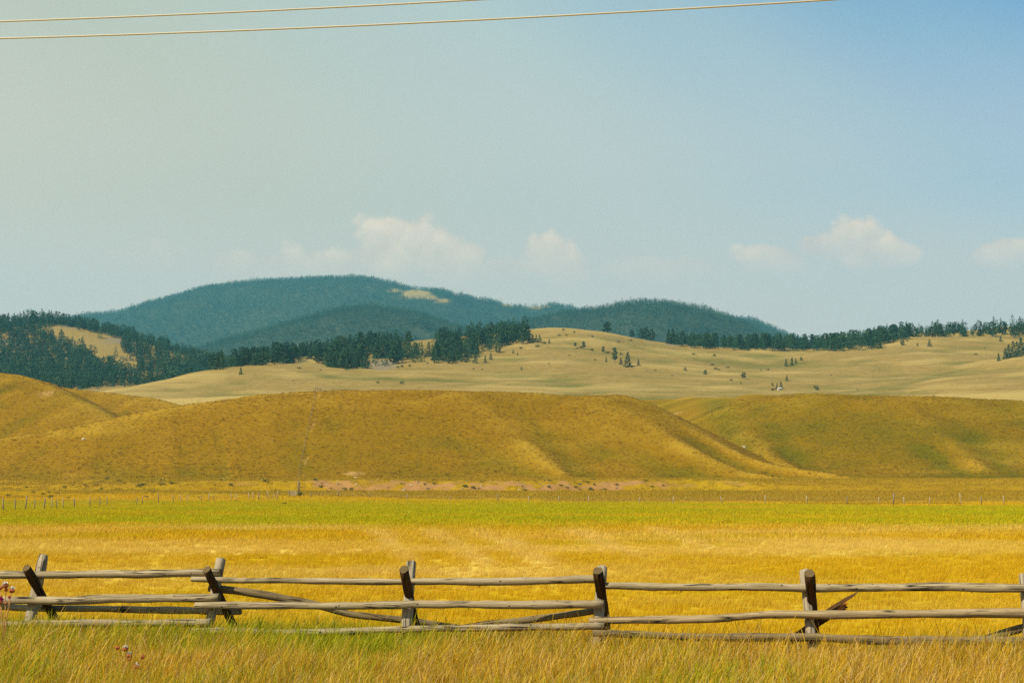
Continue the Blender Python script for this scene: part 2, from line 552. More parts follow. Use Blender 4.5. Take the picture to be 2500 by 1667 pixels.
def grass_ground(name, gold, dark, green, pale, soil, fine, big, bumpd, terr=0.0, aniso=1.0, rough=None):
    m, n, l, bs, out = new_mat(name)
    pos = n.new('ShaderNodeNewGeometry').outputs['Position']
    v1 = scaled(n, l, pos, (fine, fine * aniso, fine))
    n1 = tex_noise(n, l, v1, 1.0, 6, 0.72)
    n2 = tex_noise(n, l, pos, big, 5, 0.6)
    n3 = tex_noise(n, l, pos, big * 5, 5, 0.65)
    r1 = ramp(n, [(0.32, 0.0), (0.68, 1.0)])
    l.new(n1, r1.inputs[0])
    c = mixc(n, l, r1.outputs[0], dark, gold)
    r2 = ramp(n, [(0.40, 0.0), (0.66, 0.75)])
    l.new(n2, r2.inputs[0])
    c = mixc(n, l, r2.outputs[0], c, tuple(0.5 * (a + b) for a, b in zip(dark, gold)))
    gn = math_n(n, l, 'MULTIPLY_ADD', n3, 0.9, -0.45)
    ga = attr(n, 'green')
    gg = math_n(n, l, 'ADD', ga, math_n(n, l, 'MULTIPLY', gn, math_n(n, l, 'MINIMUM', math_n(n, l, 'MULTIPLY', ga, 3.0), 1.0)), None, True)
    gcol = mixc(n, l, r1.outputs[0], tuple(0.7 * x for x in green), green)
    c = mixc(n, l, gg, c, gcol)
    if rough:
        c = mixc(n, l, attr(n, 'rough'), c, mixc(n, l, r1.outputs[0], rough[0], rough[1]))
    c = mixc(n, l, attr(n, 'pale'), c, pale)
    so = math_n(n, l, 'MULTIPLY_ADD', math_n(n, l, 'ADD', math_n(n, l, 'MULTIPLY', n1, 0.8), attr(n, 'soil')), 2.5, -1.65, True)
    scol = mixc(n, l, n3, tuple(0.75 * x for x in soil), tuple(1.15 * x for x in soil))
    c = mixc(n, l, so, c, scol)
    l.new(c, bs.inputs['Base Color'])
    b1 = n.new('ShaderNodeBump')
    b1.inputs['Strength'].default_value = 0.9
    b1.inputs['Distance'].default_value = bumpd
    l.new(n1, b1.inputs['Height'])
    last = b1
    if terr:
        # terracettes: narrow stock paths following the contours
        vz = scaled(n, l, pos, (0.03, 0.03, terr))
        w = N(n, 'ShaderNodeTexWave', i_Scale=1.0, i_Distortion=2.5, i_Detail=3.0)
        w.inputs['Detail Scale'].default_value = 1.2
        w.bands_direction = 'Z'
        l.new(vz, w.inputs['Vector'])
        b2 = n.new('ShaderNodeBump')
        b2.inputs['Strength'].default_value = 0.8
        b2.inputs['Distance'].default_value = 0.07 / terr
        l.new(w.outputs[0], b2.inputs['Height'])
        l.new(b1.outputs[0], b2.inputs['Normal'])
        last = b2
    l.new(last.outputs[0], bs.inputs['Normal'])
    return m


M_field = grass_ground('field_grass', (0.55, 0.345, 0.005), (0.40, 0.225, 0.004), (0.37, 0.32, 0.004), (0.68, 0.49, 0.11), (0.33, 0.17, 0.05), 2.2, 0.06, 0.10, 0, 0.8, ((0.18, 0.098, 0.002), (0.34, 0.195, 0.005)))
M_hill = grass_ground('hill_grass', (0.285, 0.153, 0.002), (0.145, 0.074, 0.0012), (0.130, 0.104, 0.0015), (0.37, 0.22, 0.015), (0.44, 0.26, 0.08), 0.85, 0.018, 0.30, 0.38)
M_pale = grass_ground('pale_grass', (0.30, 0.20, 0.050), (0.20, 0.13, 0.032), (0.15, 0.135, 0.025), (0.38, 0.27, 0.08), (0.22, 0.17, 0.09), 0.22, 0.012, 0.9, 0.12)
M_floor = grass_ground('forest_floor', (0.065, 0.07, 0.032), (0.030, 0.045, 0.02), (0.05, 0.06, 0.02), (0.30, 0.205, 0.06), (0.18, 0.13, 0.08), 0.05, 0.006, 1.5, 0)


def blade_mat(name, stops, greens, trans=0.35):
    m, n, l, bs, out = new_mat(name)
    tone = attr(n, 'tone')
    g = attr(n, 'green', 'INSTANCER')
    p = attr(n, 'pale', 'INSTANCER')
    oi = n.new('ShaderNodeObjectInfo')
    t2 = math_n(n, l, 'MULTIPLY_ADD', math_n(n, l, 'SUBTRACT', oi.outputs['Random'], 0.5), 0.45, tone, True)
    r = ramp(n, stops)
    l.new(t2, r.inputs[0])
    rg = ramp(n, greens)
    l.new(t2, rg.inputs[0])
    # a blade is green or dry: compare its own tone with how green the spot is
    gf = math_n(n, l, 'MULTIPLY_ADD', math_n(n, l, 'SUBTRACT', g, math_n(n, l, 'FRACT', math_n(n, l, 'MULTIPLY', tone, 7.31))), 4.0, 0.5, True)
    c = mixc(n, l, gf, r.outputs[0], rg.outputs[0])
    c = mixc(n, l, math_n(n, l, 'MULTIPLY', p, 0.8), c, (0.68, 0.48, 0.13))
    l.new(c, bs.inputs['Base Color'])
    bs.inputs['Roughness'].default_value = 0.7
    bs.inputs['Specular IOR Level'].default_value = 0.06
    tr = n.new('ShaderNodeBsdfTranslucent')
    l.new(c, tr.inputs[0])
    mx = n.new('ShaderNodeMixShader')
    mx.inputs[0].default_value = trans
    l.new(bs.outputs[0], mx.inputs[1])
    l.new(tr.outputs[0], mx.inputs[2])
    l.new(mx.outputs[0], out.inputs[0])
    return m


M_blade = blade_mat('dry_grass_blades', [(0.0, (0.66, 0.48, 0.15)), (0.2, (0.60, 0.39, 0.03)), (0.55, (0.56, 0.32, 0.012)), (0.85, (0.50, 0.26, 0.012)), (1.0, (0.60, 0.40, 0.18))],
                    [(0.0, (0.50, 0.45, 0.02)), (0.5, (0.37, 0.37, 0.008)), (1.0, (0.22, 0.26, 0.008))])
M_fieldblade = blade_mat('field_grass_blades', [(0.0, (0.68, 0.46, 0.04)), (0.35, (0.64, 0.41, 0.006)), (0.75, (0.58, 0.345, 0.004)), (1.0, (0.46, 0.23, 0.004))],
                         [(0.0, (0.50, 0.43, 0.006)), (0.5, (0.42, 0.37, 0.004)), (1.0, (0.33, 0.31, 0.004))])
M_tuss = blade_mat('hill_tussock_blades', [(0.0, (0.40, 0.255, 0.025)), (0.4, (0.265, 0.140, 0.002)), (1.0, (0.15, 0.074, 0.0015))],
                   [(0.0, (0.19, 0.16, 0.003)), (1.0, (0.11, 0.095, 0.002))], 0.2)


def leaf_mat(name, c0, c1, c2, trans=0.15):
    m, n, l, bs, out = new_mat(name)
    oi = n.new('ShaderNodeObjectInfo')
    tone = attr(n, 'tone')
    f = math_n(n, l, 'MULTIPLY_ADD', oi.outputs['Random'], 0.6, math_n(n, l, 'MULTIPLY', tone, 0.4))
    f = math_n(n, l, 'ADD', f, attr(n, 'stand', 'INSTANCER'), None, True)
    r = ramp(n, [(0.0, c0), (0.5, c1), (1.0, c2)])
    l.new(f, r.inputs[0])
    l.new(r.outputs[0], bs.inputs['Base Color'])
    bs.inputs['Roughness'].default_value = 0.75
    tr = n.new('ShaderNodeBsdfTranslucent')
    l.new(r.outputs[0], tr.inputs[0])
    mx = n.new('ShaderNodeMixShader')
    mx.inputs[0].default_value = trans
    l.new(bs.outputs[0], mx.inputs[1])
    l.new(tr.outputs[0], mx.inputs[2])
    l.new(mx.outputs[0], out.inputs[0])
    return m


M_needle = leaf_mat('pine_needles', (0.030, 0.080, 0.048), (0.046, 0.110, 0.055), (0.095, 0.160, 0.060))
M_shrub = leaf_mat('shrub_leaves', (0.06, 0.075, 0.02), (0.10, 0.11, 0.025), (0.17, 0.16, 0.03))
M_goldshrub = leaf_mat('dry_shrub_leaves', (0.22, 0.14, 0.02), (0.34, 0.24, 0.03), (0.42, 0.32, 0.05))


def simple_mat(name, col, rough=0.8, var=0.25, scale=8.0, spec=0.2):
    m, n, l, bs, out = new_mat(name)
    co = n.new('ShaderNodeTexCoord').outputs['Object']
    t = tex_noise(n, l, co, scale, 5, 0.6)
    c = mixc(n, l, t, tuple(x * (1 - var) for x in col), tuple(min(1, x * (1 + var)) for x in col))
    l.new(c, bs.inputs['Base Color'])
    bs.inputs['Roughness'].default_value = rough
    bs.inputs['Specular IOR Level'].default_value = spec
    return m


M_bark = simple_mat('pine_bark', (0.10, 0.06, 0.04), 0.95, 0.4, 3)
M_rock = simple_mat('lichen_rock', (0.17, 0.14, 0.095), 0.95, 0.35, 1.5)
M_whiterock = simple_mat('pale_stone', (0.50, 0.42, 0.28), 0.9, 0.2, 3)
M_oldpost = simple_mat('grey_post_wood', (0.20, 0.155, 0.10), 0.95, 0.4, 12)
M_palepost = simple_mat('bleached_post_wood', (0.34, 0.27, 0.16), 0.95, 0.25, 12)
M_wire = simple_mat('galvanised_wire', (0.30, 0.27, 0.22), 0.6, 0.15, 30, 0.5)
M_cable = simple_mat('aluminium_cable', (0.46, 0.42, 0.31), 0.55, 0.1, 20, 0.4)
M_insul = simple_mat('porcelain', (0.35, 0.22, 0.15), 0.3, 0.1, 10, 0.5)
M_shed = simple_mat('pale_painted_boards', (0.50, 0.44, 0.33), 0.8, 0.1, 4)
M_shedroof = simple_mat('pale_sheet_roof', (0.55, 0.50, 0.42), 0.6, 0.1, 4)
M_red = simple_mat('dull_red_paint', (0.22, 0.045, 0.03), 0.6, 0.2, 5)
M_tyre = simple_mat('tyre_rubber', (0.025, 0.025, 0.025), 0.9, 0.1, 5)
M_hide = simple_mat('tan_hide', (0.42, 0.28, 0.15), 0.9, 0.15, 6)
M_whitehide = simple_mat('pale_hide', (0.50, 0.42, 0.30), 0.9, 0.08, 6)
M_thstem = simple_mat('dry_thistle_stem', (0.42, 0.20, 0.06), 0.85, 0.25, 30)
M_thhead = simple_mat('rusty_thistle_bracts', (0.36, 0.10, 0.035), 0.85, 0.3, 60)
M_thfluff = simple_mat('pale_thistle_down', (0.78, 0.70, 0.58), 0.95, 0.1, 60)
M_thpink = simple_mat('magenta_thistle_bloom', (0.55, 0.04, 0.25), 0.8, 0.15, 60)


def wood_mat(name, light, dark, crack, endc=False, twist=0.0):
    m, n, l, bs, out = new_mat(name)
    co = n.new('ShaderNodeTexCoord').outputs['Object']
    oi = n.new('ShaderNodeObjectInfo')
    off = N(n, 'ShaderNodeVectorMath', operation='ADD')
    l.new(co, off.inputs[0])
    sc = N(n, 'ShaderNodeVectorMath', operation='SCALE')
    sc.inputs[0].default_value = (37.0, 11.0, 23.0)
    l.new(oi.outputs['Random'], sc.inputs['Scale'])
    l.new(sc.outputs[0], off.inputs[1])
    co2 = off.outputs[0]
    rot = (0, 0, twist)
    long_v = scaled(n, l, co2, (1.1, 26, 26), rot)
    fine_v = scaled(n, l, co2, (3.0, 80, 80), rot)
    n1 = tex_noise(n, l, long_v, 1.0, 5, 0.65, 0.4)
    n2 = tex_noise(n, l, fine_v, 1.0, 3, 0.6, 0.2)
    n3 = tex_noise(n, l, co2, 1.3, 3, 0.6)
    r1 = ramp(n, [(0.30, 0.0), (0.70, 1.0)])
    l.new(n1, r1.inputs[0])
    c = mixc(n, l, r1.outputs[0], dark, light)
    c = mixc(n, l, math_n(n, l, 'MULTIPLY', n3, 0.6), c, tuple(0.62 * x for x in light))
    c = mixc(n, l, 0.35, c, n2, 'OVERLAY')
    # drying cracks: long thin dark lines
    cr = ramp(n, [(0.46, 0.0), (0.49, 1.0), (0.51, 1.0), (0.54, 0.0)])
    cv = scaled(n, l, co2, (0.55, 17, 17), rot)
    l.new(tex_noise(n, l, cv, 1.0, 2, 0.5, 0.5), cr.inputs[0])
    gate = ramp(n, [(0.45, 0.0), (0.6, 1.0)])
    l.new(tex_noise(n, l, co2, 2.2, 2, 0.5), gate.inputs[0])
    ck = math_n(n, l, 'MULTIPLY', cr.outputs[0], gate.outputs[0])
    c = mixc(n, l, ck, c, crack)
    # knots
    vo = N(n, 'ShaderNodeTexVoronoi', i_Scale=1.0)
    l.new(scaled(n, l, co2, (6, 9, 9)), vo.inputs['Vector'])
    kn = ramp(n, [(0.07, 1.0), (0.13, 0.0)])
    l.new(vo.outputs['Distance'], kn.inputs[0])
    c = mixc(n, l, kn.outputs[0], c, tuple(0.35 * x for x in dark))
    l.new(c, bs.inputs['Base Color'])
    bs.inputs['Roughness'].default_value = 0.85
    hgt = math_n(n, l, 'SUBTRACT', math_n(n, l, 'MULTIPLY', n1, 0.6), math_n(n, l, 'MULTIPLY', ck, 0.8))
    b = n.new('ShaderNodeBump')
    b.inputs['Strength'].default_value = 1.0
    b.inputs['Distance'].default_value = 0.02
    l.new(hgt, b.inputs['Height'])
    l.new(b.outputs[0], bs.inputs['Normal'])
    return m


def end_mat(name, a, b):
    m, n, l, bs, out = new_mat(name)
    co = n.new('ShaderNodeTexCoord').outputs['Object']
    v = scaled(n, l, co, (0.0, 1, 1))
    w = N(n, 'ShaderNodeTexWave', i_Scale=22.0, i_Distortion=3.0, i_Detail=3.0)
    w.wave_type = 'RINGS'
    w.rings_direction = 'X'
    l.new(v, w.inputs['Vector'])
    t = tex_noise(n, l, co, 25, 4, 0.7)
    c = mixc(n, l, w.outputs[0], a, b)
    c = mixc(n, l, math_n(n, l, 'MULTIPLY', t, 0.7), c, tuple(0.5 * x for x in a))
    l.new(c, bs.inputs['Base Color'])
    return m


M_rail = wood_mat('weathered_rail_wood', (0.47, 0.37, 0.21), (0.12, 0.083, 0.040), (0.010, 0.007, 0.004))
M_twist = wood_mat('twisted_rail_wood', (0.46, 0.34, 0.175), (0.12, 0.08, 0.034), (0.010, 0.007, 0.004), twist=0.045)
M_leg = wood_mat('sawn_leg_wood', (0.43, 0.35, 0.23), (0.21, 0.16, 0.09), (0.02, 0.014, 0.008))
M_darkleg = wood_mat('unbleached_leg_wood', (0.10, 0.055, 0.020), (0.030, 0.014, 0.005), (0.006, 0.004, 0.002))
M_brace = wood_mat('brown_brace_wood', (0.26, 0.19, 0.09), (0.11, 0.075, 0.034), (0.012, 0.008, 0.005))
M_end = end_mat('log_end_grain', (0.19, 0.135, 0.06), (0.085, 0.05, 0.02))
M_margin = blade_mat('margin_grass_blades', [(0.0, (0.56, 0.39, 0.05)), (0.5, (0.43, 0.26, 0.008)), (1.0, (0.32, 0.18, 0.005))], [(0.0, (0.32, 0.28, 0.006)), (1.0, (0.20, 0.18, 0.005))], 0.3)
M_brokenwood = wood_mat('dark_rotting_wood', (0.12, 0.060, 0.022), (0.040, 0.018, 0.007), (0.006, 0.004, 0.002))
M_rot = simple_mat('rotten_orange_heartwood', (0.50, 0.16, 0.035), 0.9, 0.5, 40)

# ------------------------------------------------------------------ large structure: ground, hills, mountains
def axis(*segs):
    out = []
    for a, b, s in segs:
        out += list(np.arange(a, b, s))
    out.append(segs[-1][1])
    return np.array(out)


gx = axis((-4400, -1000, 400), (-1000, -220, 60), (-220, -60, 4), (-60, 60, 1.0), (60, 220, 4), (220, 1000, 60), (1000, 4400, 400))
gy = axis((-300, 0, 30), (0, 110, 1.0), (110, 322, 2.0), (322, 352, 0.8), (352, 410, 2.0), (410, 480, 5), (480, 520, 20), (520, 6000, 400))
grid_obj('ground', gx, gy, lambda X, Y: np.where(Y > 470, 3.0, ground_z(X, Y)), M_field,
         {'green': field_green, 'pale': field_pale, 'soil': field_soil, 'rough': field_rough}, 'flat golden hay field with a green strip running across it')


def lap(zf, X, Y, s=7.0):
    return (zf(X + s, Y) + zf(X - s, Y) + zf(X, Y + s) + zf(X, Y - s) - 4 * zf(X, Y)) / (s * s)


def crest_pale(zf, seed, amp=0.75):
    return lambda X, Y: np.clip(-lap(zf, X, Y) * 16 - 0.15, 0, 1) * amp * np.clip(0.7 + 0.7 * fbm(X / 12, Y / 9, seed, 3), 0, 1) + np.clip(fbm(X / 30, Y / 12, seed + 3, 4) - 0.15, 0, 1) * 0.6


def hA_green(X, Y):
    return np.clip(lap(hillA, X, Y) * 11, 0, .55) + np.clip(0.02 + 0.5 * fbm(X / 50, Y / 30, 101, 3), 0, 1) * 0.7


def hB_green(X, Y):
    px, py = proj(X, Y, hillB(X, Y))
    px, py = px / K, py / K
    g = np.exp(-((px - 1665 - 0.5 * (py - 960)) / 60) ** 2) * 0.9
    return np.clip(np.maximum(g, 0.42 + 0.5 * fbm(X / 45, Y / 25, 103, 3)) + np.clip(lap(hillB, X, Y) * 14, 0, .6), 0, 1)


def hB_soil(X, Y):
    px, py = proj(X, Y, hillB(X, Y))
    px, py = px / K, py / K
    s = (np.exp(-(((px - 1690) / 13) ** 2 + ((py - 967 + .3 * (px - 1690)) / 5) ** 2)) + np.exp(-(((px - 1838) / 22) ** 2 + ((py - 966) / 6) ** 2))) * np.clip(0.5 + 0.9 * fbm(X / 3.5, Y / 3.5, 104, 3), 0, 1)
    s = s + 0.8 * np.exp(-(((px - 1930) / 70) ** 2 + ((py - 945) / 14) ** 2)) * np.clip(0.5 + fbm(X / 7, Y / 7, 105, 3), 0, 1)
    s = s + 0.45 * np.exp(-(((px - 1540) / 45) ** 2 + ((py - 945) / 16) ** 2)) * np.clip(0.4 + fbm(X / 7, Y / 7, 107, 3), 0, 1)
    return np.clip(s, 0, 1)


def hA_soil(X, Y):
    px, py = proj(X, Y, hillA(X, Y))
    px, py = px / K, py / K
    s = 0.75 * np.exp(-(((px - 813) / 30) ** 2 + ((py - 1087) / 7) ** 2)) * np.clip(0.6 + 0.8 * fbm(X / 4, Y / 4, 106, 3), 0, 1) + 0.9 * np.exp(-(((px - 192) / 8) ** 2 + ((py - 1008) / 3) ** 2))
    track = 0.42 * np.exp(-((px - (735 - 0.19 * (py - 895))) / 3.5) ** 2)
    return np.clip(s + track, 0, 1)


zero = lambda X, Y: np.zeros(np.shape(X))
hx = np.arange(-240, 152, 1.4)
hy = np.arange(352, 520, 1.4)
grid_obj('hill', hx, hy, hillA, M_hill, {'green': hA_green, 'pale': crest_pale(hillA, 109), 'soil': hA_soil}, 'long rounded golden hill in the middle behind the field')
grid_obj('hill', np.arange(10, 360, 1.6), np.arange(360, 680, 1.6), hillB, M_hill, {'green': hB_green, 'pale': crest_pale(hillB, 111, .5), 'soil': hB_soil}, 'golden green hill on the right with bare soil patches')
grid_obj('hill', np.arange(-400, -60, 1.6), np.arange(400, 680, 1.6), hillC, M_hill, {'green': lambda X, Y: np.clip(lap(hillC, X, Y) * 14, 0, .7) + np.clip(0.4 * fbm(X / 50, Y / 30, 117, 3), 0, 1), 'pale': crest_pale(hillC, 113), 'soil': lambda X, Y: np.clip(fbm(X / 25, Y / 25, 115, 3) * 2.2 - 1.0, 0, 1)},
         'pair of golden hill shoulders at the left edge')


def d_green(X, Y):
    px, py = proj(X, Y, hillD(X, Y))
    px, py = px / K, py / K
    gl = np.exp(-((py - np.interp(px, [1950, 2000, 2100, 2200, 2300, 2400], [900, 893, 876, 852, 822, 800])) / 4.0) ** 2) * (px > 1940)
    return np.clip(0.6 * gl * np.clip(.5 + fbm(X / 15, Y / 15, 122, 3), 0, 1) + 0.10 + 0.8 * fbm(X / 60, Y / 35, 121, 5) + np.clip(lap(hillD, X, Y, 16.) * 60, -.3, .6), 0, 1)


def d_soil(X, Y):
    px, py = proj(X, Y, hillD(X, Y))
    px, py = px / K, py / K
    s = np.exp(-(((px - 880) / 35) ** 2 + ((py - 838) / 14) ** 2)) + 0.9 * np.exp(-(((px - 1540) / 60) ** 2 + ((py - 790) / 10) ** 2)) * np.clip(fbm(X / 10, Y / 10, 123, 3) * 2 + 0.2, 0, 1)
    return np.clip(s, 0, 1)


grid_obj('hill', np.arange(-330, 520, 4), np.arange(600, 1340, 4), hillD, M_pale, {'green': d_green, 'pale': lambda X, Y: np.clip(fbm(X / 60, Y / 20, 125, 5) * 1.3 - lap(hillD, X, Y, 16.) * 50, 0, 1) * 0.8, 'soil': d_soil}, 'pale straw coloured hill with scattered pines beyond the front hills')
grid_obj('hill', np.arange(-960, -140, 8), np.arange(900, 1700, 8), hillE, M_pale, {'green': zero, 'pale': zero, 'soil': lambda X, Y: np.clip(fbm(X / 30, Y / 30, 127, 3) * 1.5, 0, 1)}, 'wooded hill with a pale clearing at the left edge')


def clear_mask(ells):
    def f(X, Y, zf):
        px, py = proj(X, Y, zf(X, Y))
        px, py = px / K, py / K
        m = np.zeros(np.shape(X))
        nn = 0.35 * fbm(X / 40, Y / 40, 131, 3)
        for (cx, cy, rx, ry) in ells:
            m = np.maximum(m, 1.3 - ((px - cx) / rx) ** 2 - ((py - cy) / ry) ** 2 + nn)
        return np.clip(m * 2, 0, 1)
    return f


G_clear = clear_mask([(955, 676, 34, 11), (985, 683, 20, 6), (910, 668, 14, 5), (1180, 699, 30, 6), (1228, 704, 30, 6), (1108, 684, 20, 6), (1050, 673, 14, 6), (1020, 690, 14, 5)])
no_clear = clear_mask([])
for nm, rx, ry, zf, cl, lab in (('mountain', (-1800, 920, 24), (3900, 5700, 24), mtG, G_clear, 'largest pine covered mountain with a bare clearing near its top'),
                                ('mountain', (-860, 60, 14), (2500, 3400, 14), mtF1, no_clear, 'low forested mountain in front of the largest one'),
                                ('mountain', (-200, 680, 14), (2500, 3400, 14), mtF2, no_clear, 'forested mountain with a rounded top right of centre'),
                                ('mountain', (320, 1000, 16), (3950, 4700, 16), mtF3, no_clear, 'farthest bluish forested slope at the right')):
    grid_obj(nm, np.arange(*rx), np.arange(*ry), zf, M_floor, {'green': zero, 'soil': zero, 'pale': (lambda X, Y, zf=zf, cl=cl: cl(X, Y, zf))}, lab)

# ------------------------------------------------------------------ scatter by geometry nodes
def lib_obj(name, V, F, mat, tone=None, coll=None, smooth=False):
    me = bpy.data.meshes.new(name)
    me.from_pydata([tuple(v) for v in V], [], F)
    me.materials.append(mat)
    if smooth:
        me.polygons.foreach_set('use_smooth', [True] * len(me.polygons))
    if tone is not None:
        a = me.attributes.new('tone', 'FLOAT', 'POINT')
        a.data.foreach_set('value', np.array(tone, np.float32))
    me.update()
    o = bpy.data.objects.new(name, me)
    if coll:
        coll.objects.link(o)
    return o


def scatter(name, coll, P, rotz, scale, attrs, label, cat, tilt=None, idx=None):
    n = len(P)
    me = bpy.data.meshes.new(name)
    me.vertices.add(n)
    me.vertices.foreach_set('co', np.asarray(P, np.float32).ravel())
    rot = np.zeros((n, 3), np.float32)
    rot[:, 2] = rotz
    if tilt is not None:
        rot[:, 0] = tilt[:, 0]
        rot[:, 1] = tilt[:, 1]
    a = me.attributes.new('rot', 'FLOAT_VECTOR', 'POINT')
    a.data.foreach_set('vector', rot.ravel())
    sc = np.asarray(scale, np.float32)
    if sc.ndim == 1:
        sc = np.repeat(sc[:, None], 3, 1)
    a = me.attributes.new('scl', 'FLOAT_VECTOR', 'POINT')
    a.data.foreach_set('vector', sc.ravel())
    nv = len(coll.objects)
    a = me.attributes.new('pick', 'INT', 'POINT')
    a.data.foreach_set('value', (RNG.integers(0, nv, n) if idx is None else idx).astype(np.int32))
    for k, v in attrs.items():
        a = me.attributes.new(k, 'FLOAT', 'POINT')
        a.data.foreach_set('value', np.asarray(v, np.float32))
    o = bpy.data.objects.new(name, me)
    COL.objects.link(o)
    tag(o, label, cat, None, 'stuff')
    ng = bpy.data.node_groups.new(name + '_scatter', 'GeometryNodeTree')
    ng.interface.new_socket('Geometry', in_out='INPUT', socket_type='NodeSocketGeometry')
    ng.interface.new_socket('Geometry', in_out='OUTPUT', socket_type='NodeSocketGeometry')
    nn, ll = ng.nodes, ng.links
    gi, go = nn.new('NodeGroupInput'), nn.new('NodeGroupOutput')
    ci = nn.new('GeometryNodeCollectionInfo')
    ci.inputs['Collection'].default_value = coll
    ci.inputs['Separate Children'].default_value = True
    ci.inputs['Reset Children'].default_value = True
    iop = nn.new('GeometryNodeInstanceOnPoints')
    iop.inputs['Pick Instance'].default_value = True

    def named(nm, t):
        x = nn.new('GeometryNodeInputNamedAttribute')
        x.data_type = t
        x.inputs['Name'].default_value = nm
        return x.outputs['Attribute']
    e2r = nn.new('FunctionNodeEulerToRotation')
    ll.new(named('rot', 'FLOAT_VECTOR'), e2r.inputs[0])
    ll.new(gi.outputs[0], iop.inputs['Points'])
    ll.new(ci.outputs[0], iop.inputs['Instance'])
    ll.new(named('pick', 'INT'), iop.inputs['Instance Index'])
    ll.new(e2r.outputs[0], iop.inputs['Rotation'])
    ll.new(named('scl', 'FLOAT_VECTOR'), iop.inputs['Scale'])
    ll.new(iop.outputs[0], go.inputs[0])
    md = o.modifiers.new('scatter', 'NODES')
    md.node_group = ng
    return o


def lib(name):
    return bpy.data.collections.new(name)


# --- trees
def conifer(seed, kind, nb, leaf):
    """unit-height conifer: trunk verts/faces and crown verts/faces/tones"""
    r = random.Random(seed)
    TV, TF = [], []
    rings, sides = 6, 6
    lean = (r.uniform(-.02, .02), r.uniform(-.02, .02))
    for i in range(rings):
        t = i / (rings - 1)
        rad = 0.020 * (1 - t) ** 0.8 + 0.002
        if i == 0:
            rad *= 1.4
        for s in range(sides):
            a = 2 * math.pi * s / sides
            TV.append((lean[0] * t + rad * math.cos(a), lean[1] * t + rad * math.sin(a), t * 0.96 - 0.02))
    for i in range(rings - 1):
        for s in range(sides):
            a, b = i * sides + s, i * sides + (s + 1) % sides
            TF.append((a, b, b + sides, a + sides))
    V, F, T = [], [], []

    def limb(p, q, w):
        b = len(TV)
        d = Vector(q) - Vector(p)
        side = d.cross(Vector((0, 0, 1)))
        side = side.normalized() * w if side.length > 1e-6 else Vector((w, 0, 0))
        up = Vector((0, 0, w))
        TV.extend([tuple(Vector(p) + side), tuple(Vector(p) - side), tuple(Vector(p) + up), tuple(q)])
        TF.extend([(b, b + 1, b + 3), (b + 1, b + 2, b + 3), (b + 2, b, b + 3)])

    def prof(t):                        # crown radius along height 0..1 of the crown
        if kind == 'fir':
            return 0.29 * (1 - t) ** 0.8 + 0.014
        if kind == 'round':             # mature pine with a rounded top
            return 0.28 * math.sqrt(max(0.0, 1 - ((t - 0.36) / 0.66) ** 2)) + 0.01
        return 0.25 * math.sqrt(max(0.0, 1 - ((t - 0.34) / 0.70) ** 2)) * (0.75 + 0.25 * math.cos(t * 17 + seed)) + 0.012
    z0 = {'fir': 0.03, 'round': 0.12, 'open': 0.24}[kind]
    squash = (r.uniform(.85, 1.15), r.uniform(.85, 1.15))
    lop = r.uniform(0, 6.28)
    for i in range(nb):
        t = (i + r.random()) / nb
        t = t ** 1.15
        z = z0 + (0.985 - z0) * t
        ang = i * 2.39996 + r.uniform(-.5, .5)
        L = prof(t) * r.uniform(0.62, 1.15) * (1 + 0.14 * math.cos(ang - lop))
        droop = (0.25 if kind == 'fir' else -0.10) * L
        bx, by = lean[0] * z, lean[1] * z
        tip = Vector((bx + math.cos(ang) * L * squash[0], by + math.sin(ang) * L * squash[1], z - droop + r.uniform(-.01, .01)))
        root = Vector((bx, by, z))
        if i % 3 == 0 and kind != 'fir':
            limb(root, root.lerp(tip, 0.8), 0.004)
        tone = r.random()
        nl = max(2, int(leaf * (0.4 + 0.9 * L / 0.24)))
        for k in range(nl):
            u = r.uniform(0.25, 1.0) ** 0.7
            c = root.lerp(tip, u) + Vector((r.gauss(0, .2), r.gauss(0, .2), r.gauss(0, .14))) * (0.20 * L + 0.012)
            s = r.uniform(0.028, 0.056) * (1.15 if kind != 'fir' else 1.0)
            ax = Vector((math.cos(ang) + r.gauss(0, .5), math.sin(ang) + r.gauss(0, .5), r.gauss(0.15, .4))).normalized()
            sd = ax.cross(Vector((r.gauss(0, 1), r.gauss(0, 1), r.gauss(0, 1) + 1.2))).normalized()
            b = len(V)
            V.extend([tuple(c - ax * s), tuple(c + sd * s * 0.6), tuple(c + ax * s * 1.1), tuple(c - sd * s * 0.6)])
            F.append((b, b + 1, b + 2, b + 3))
            T.extend([min(1, max(0, tone + r.gauss(0, .2)))] * 4)
    return TV, TF, V, F, T


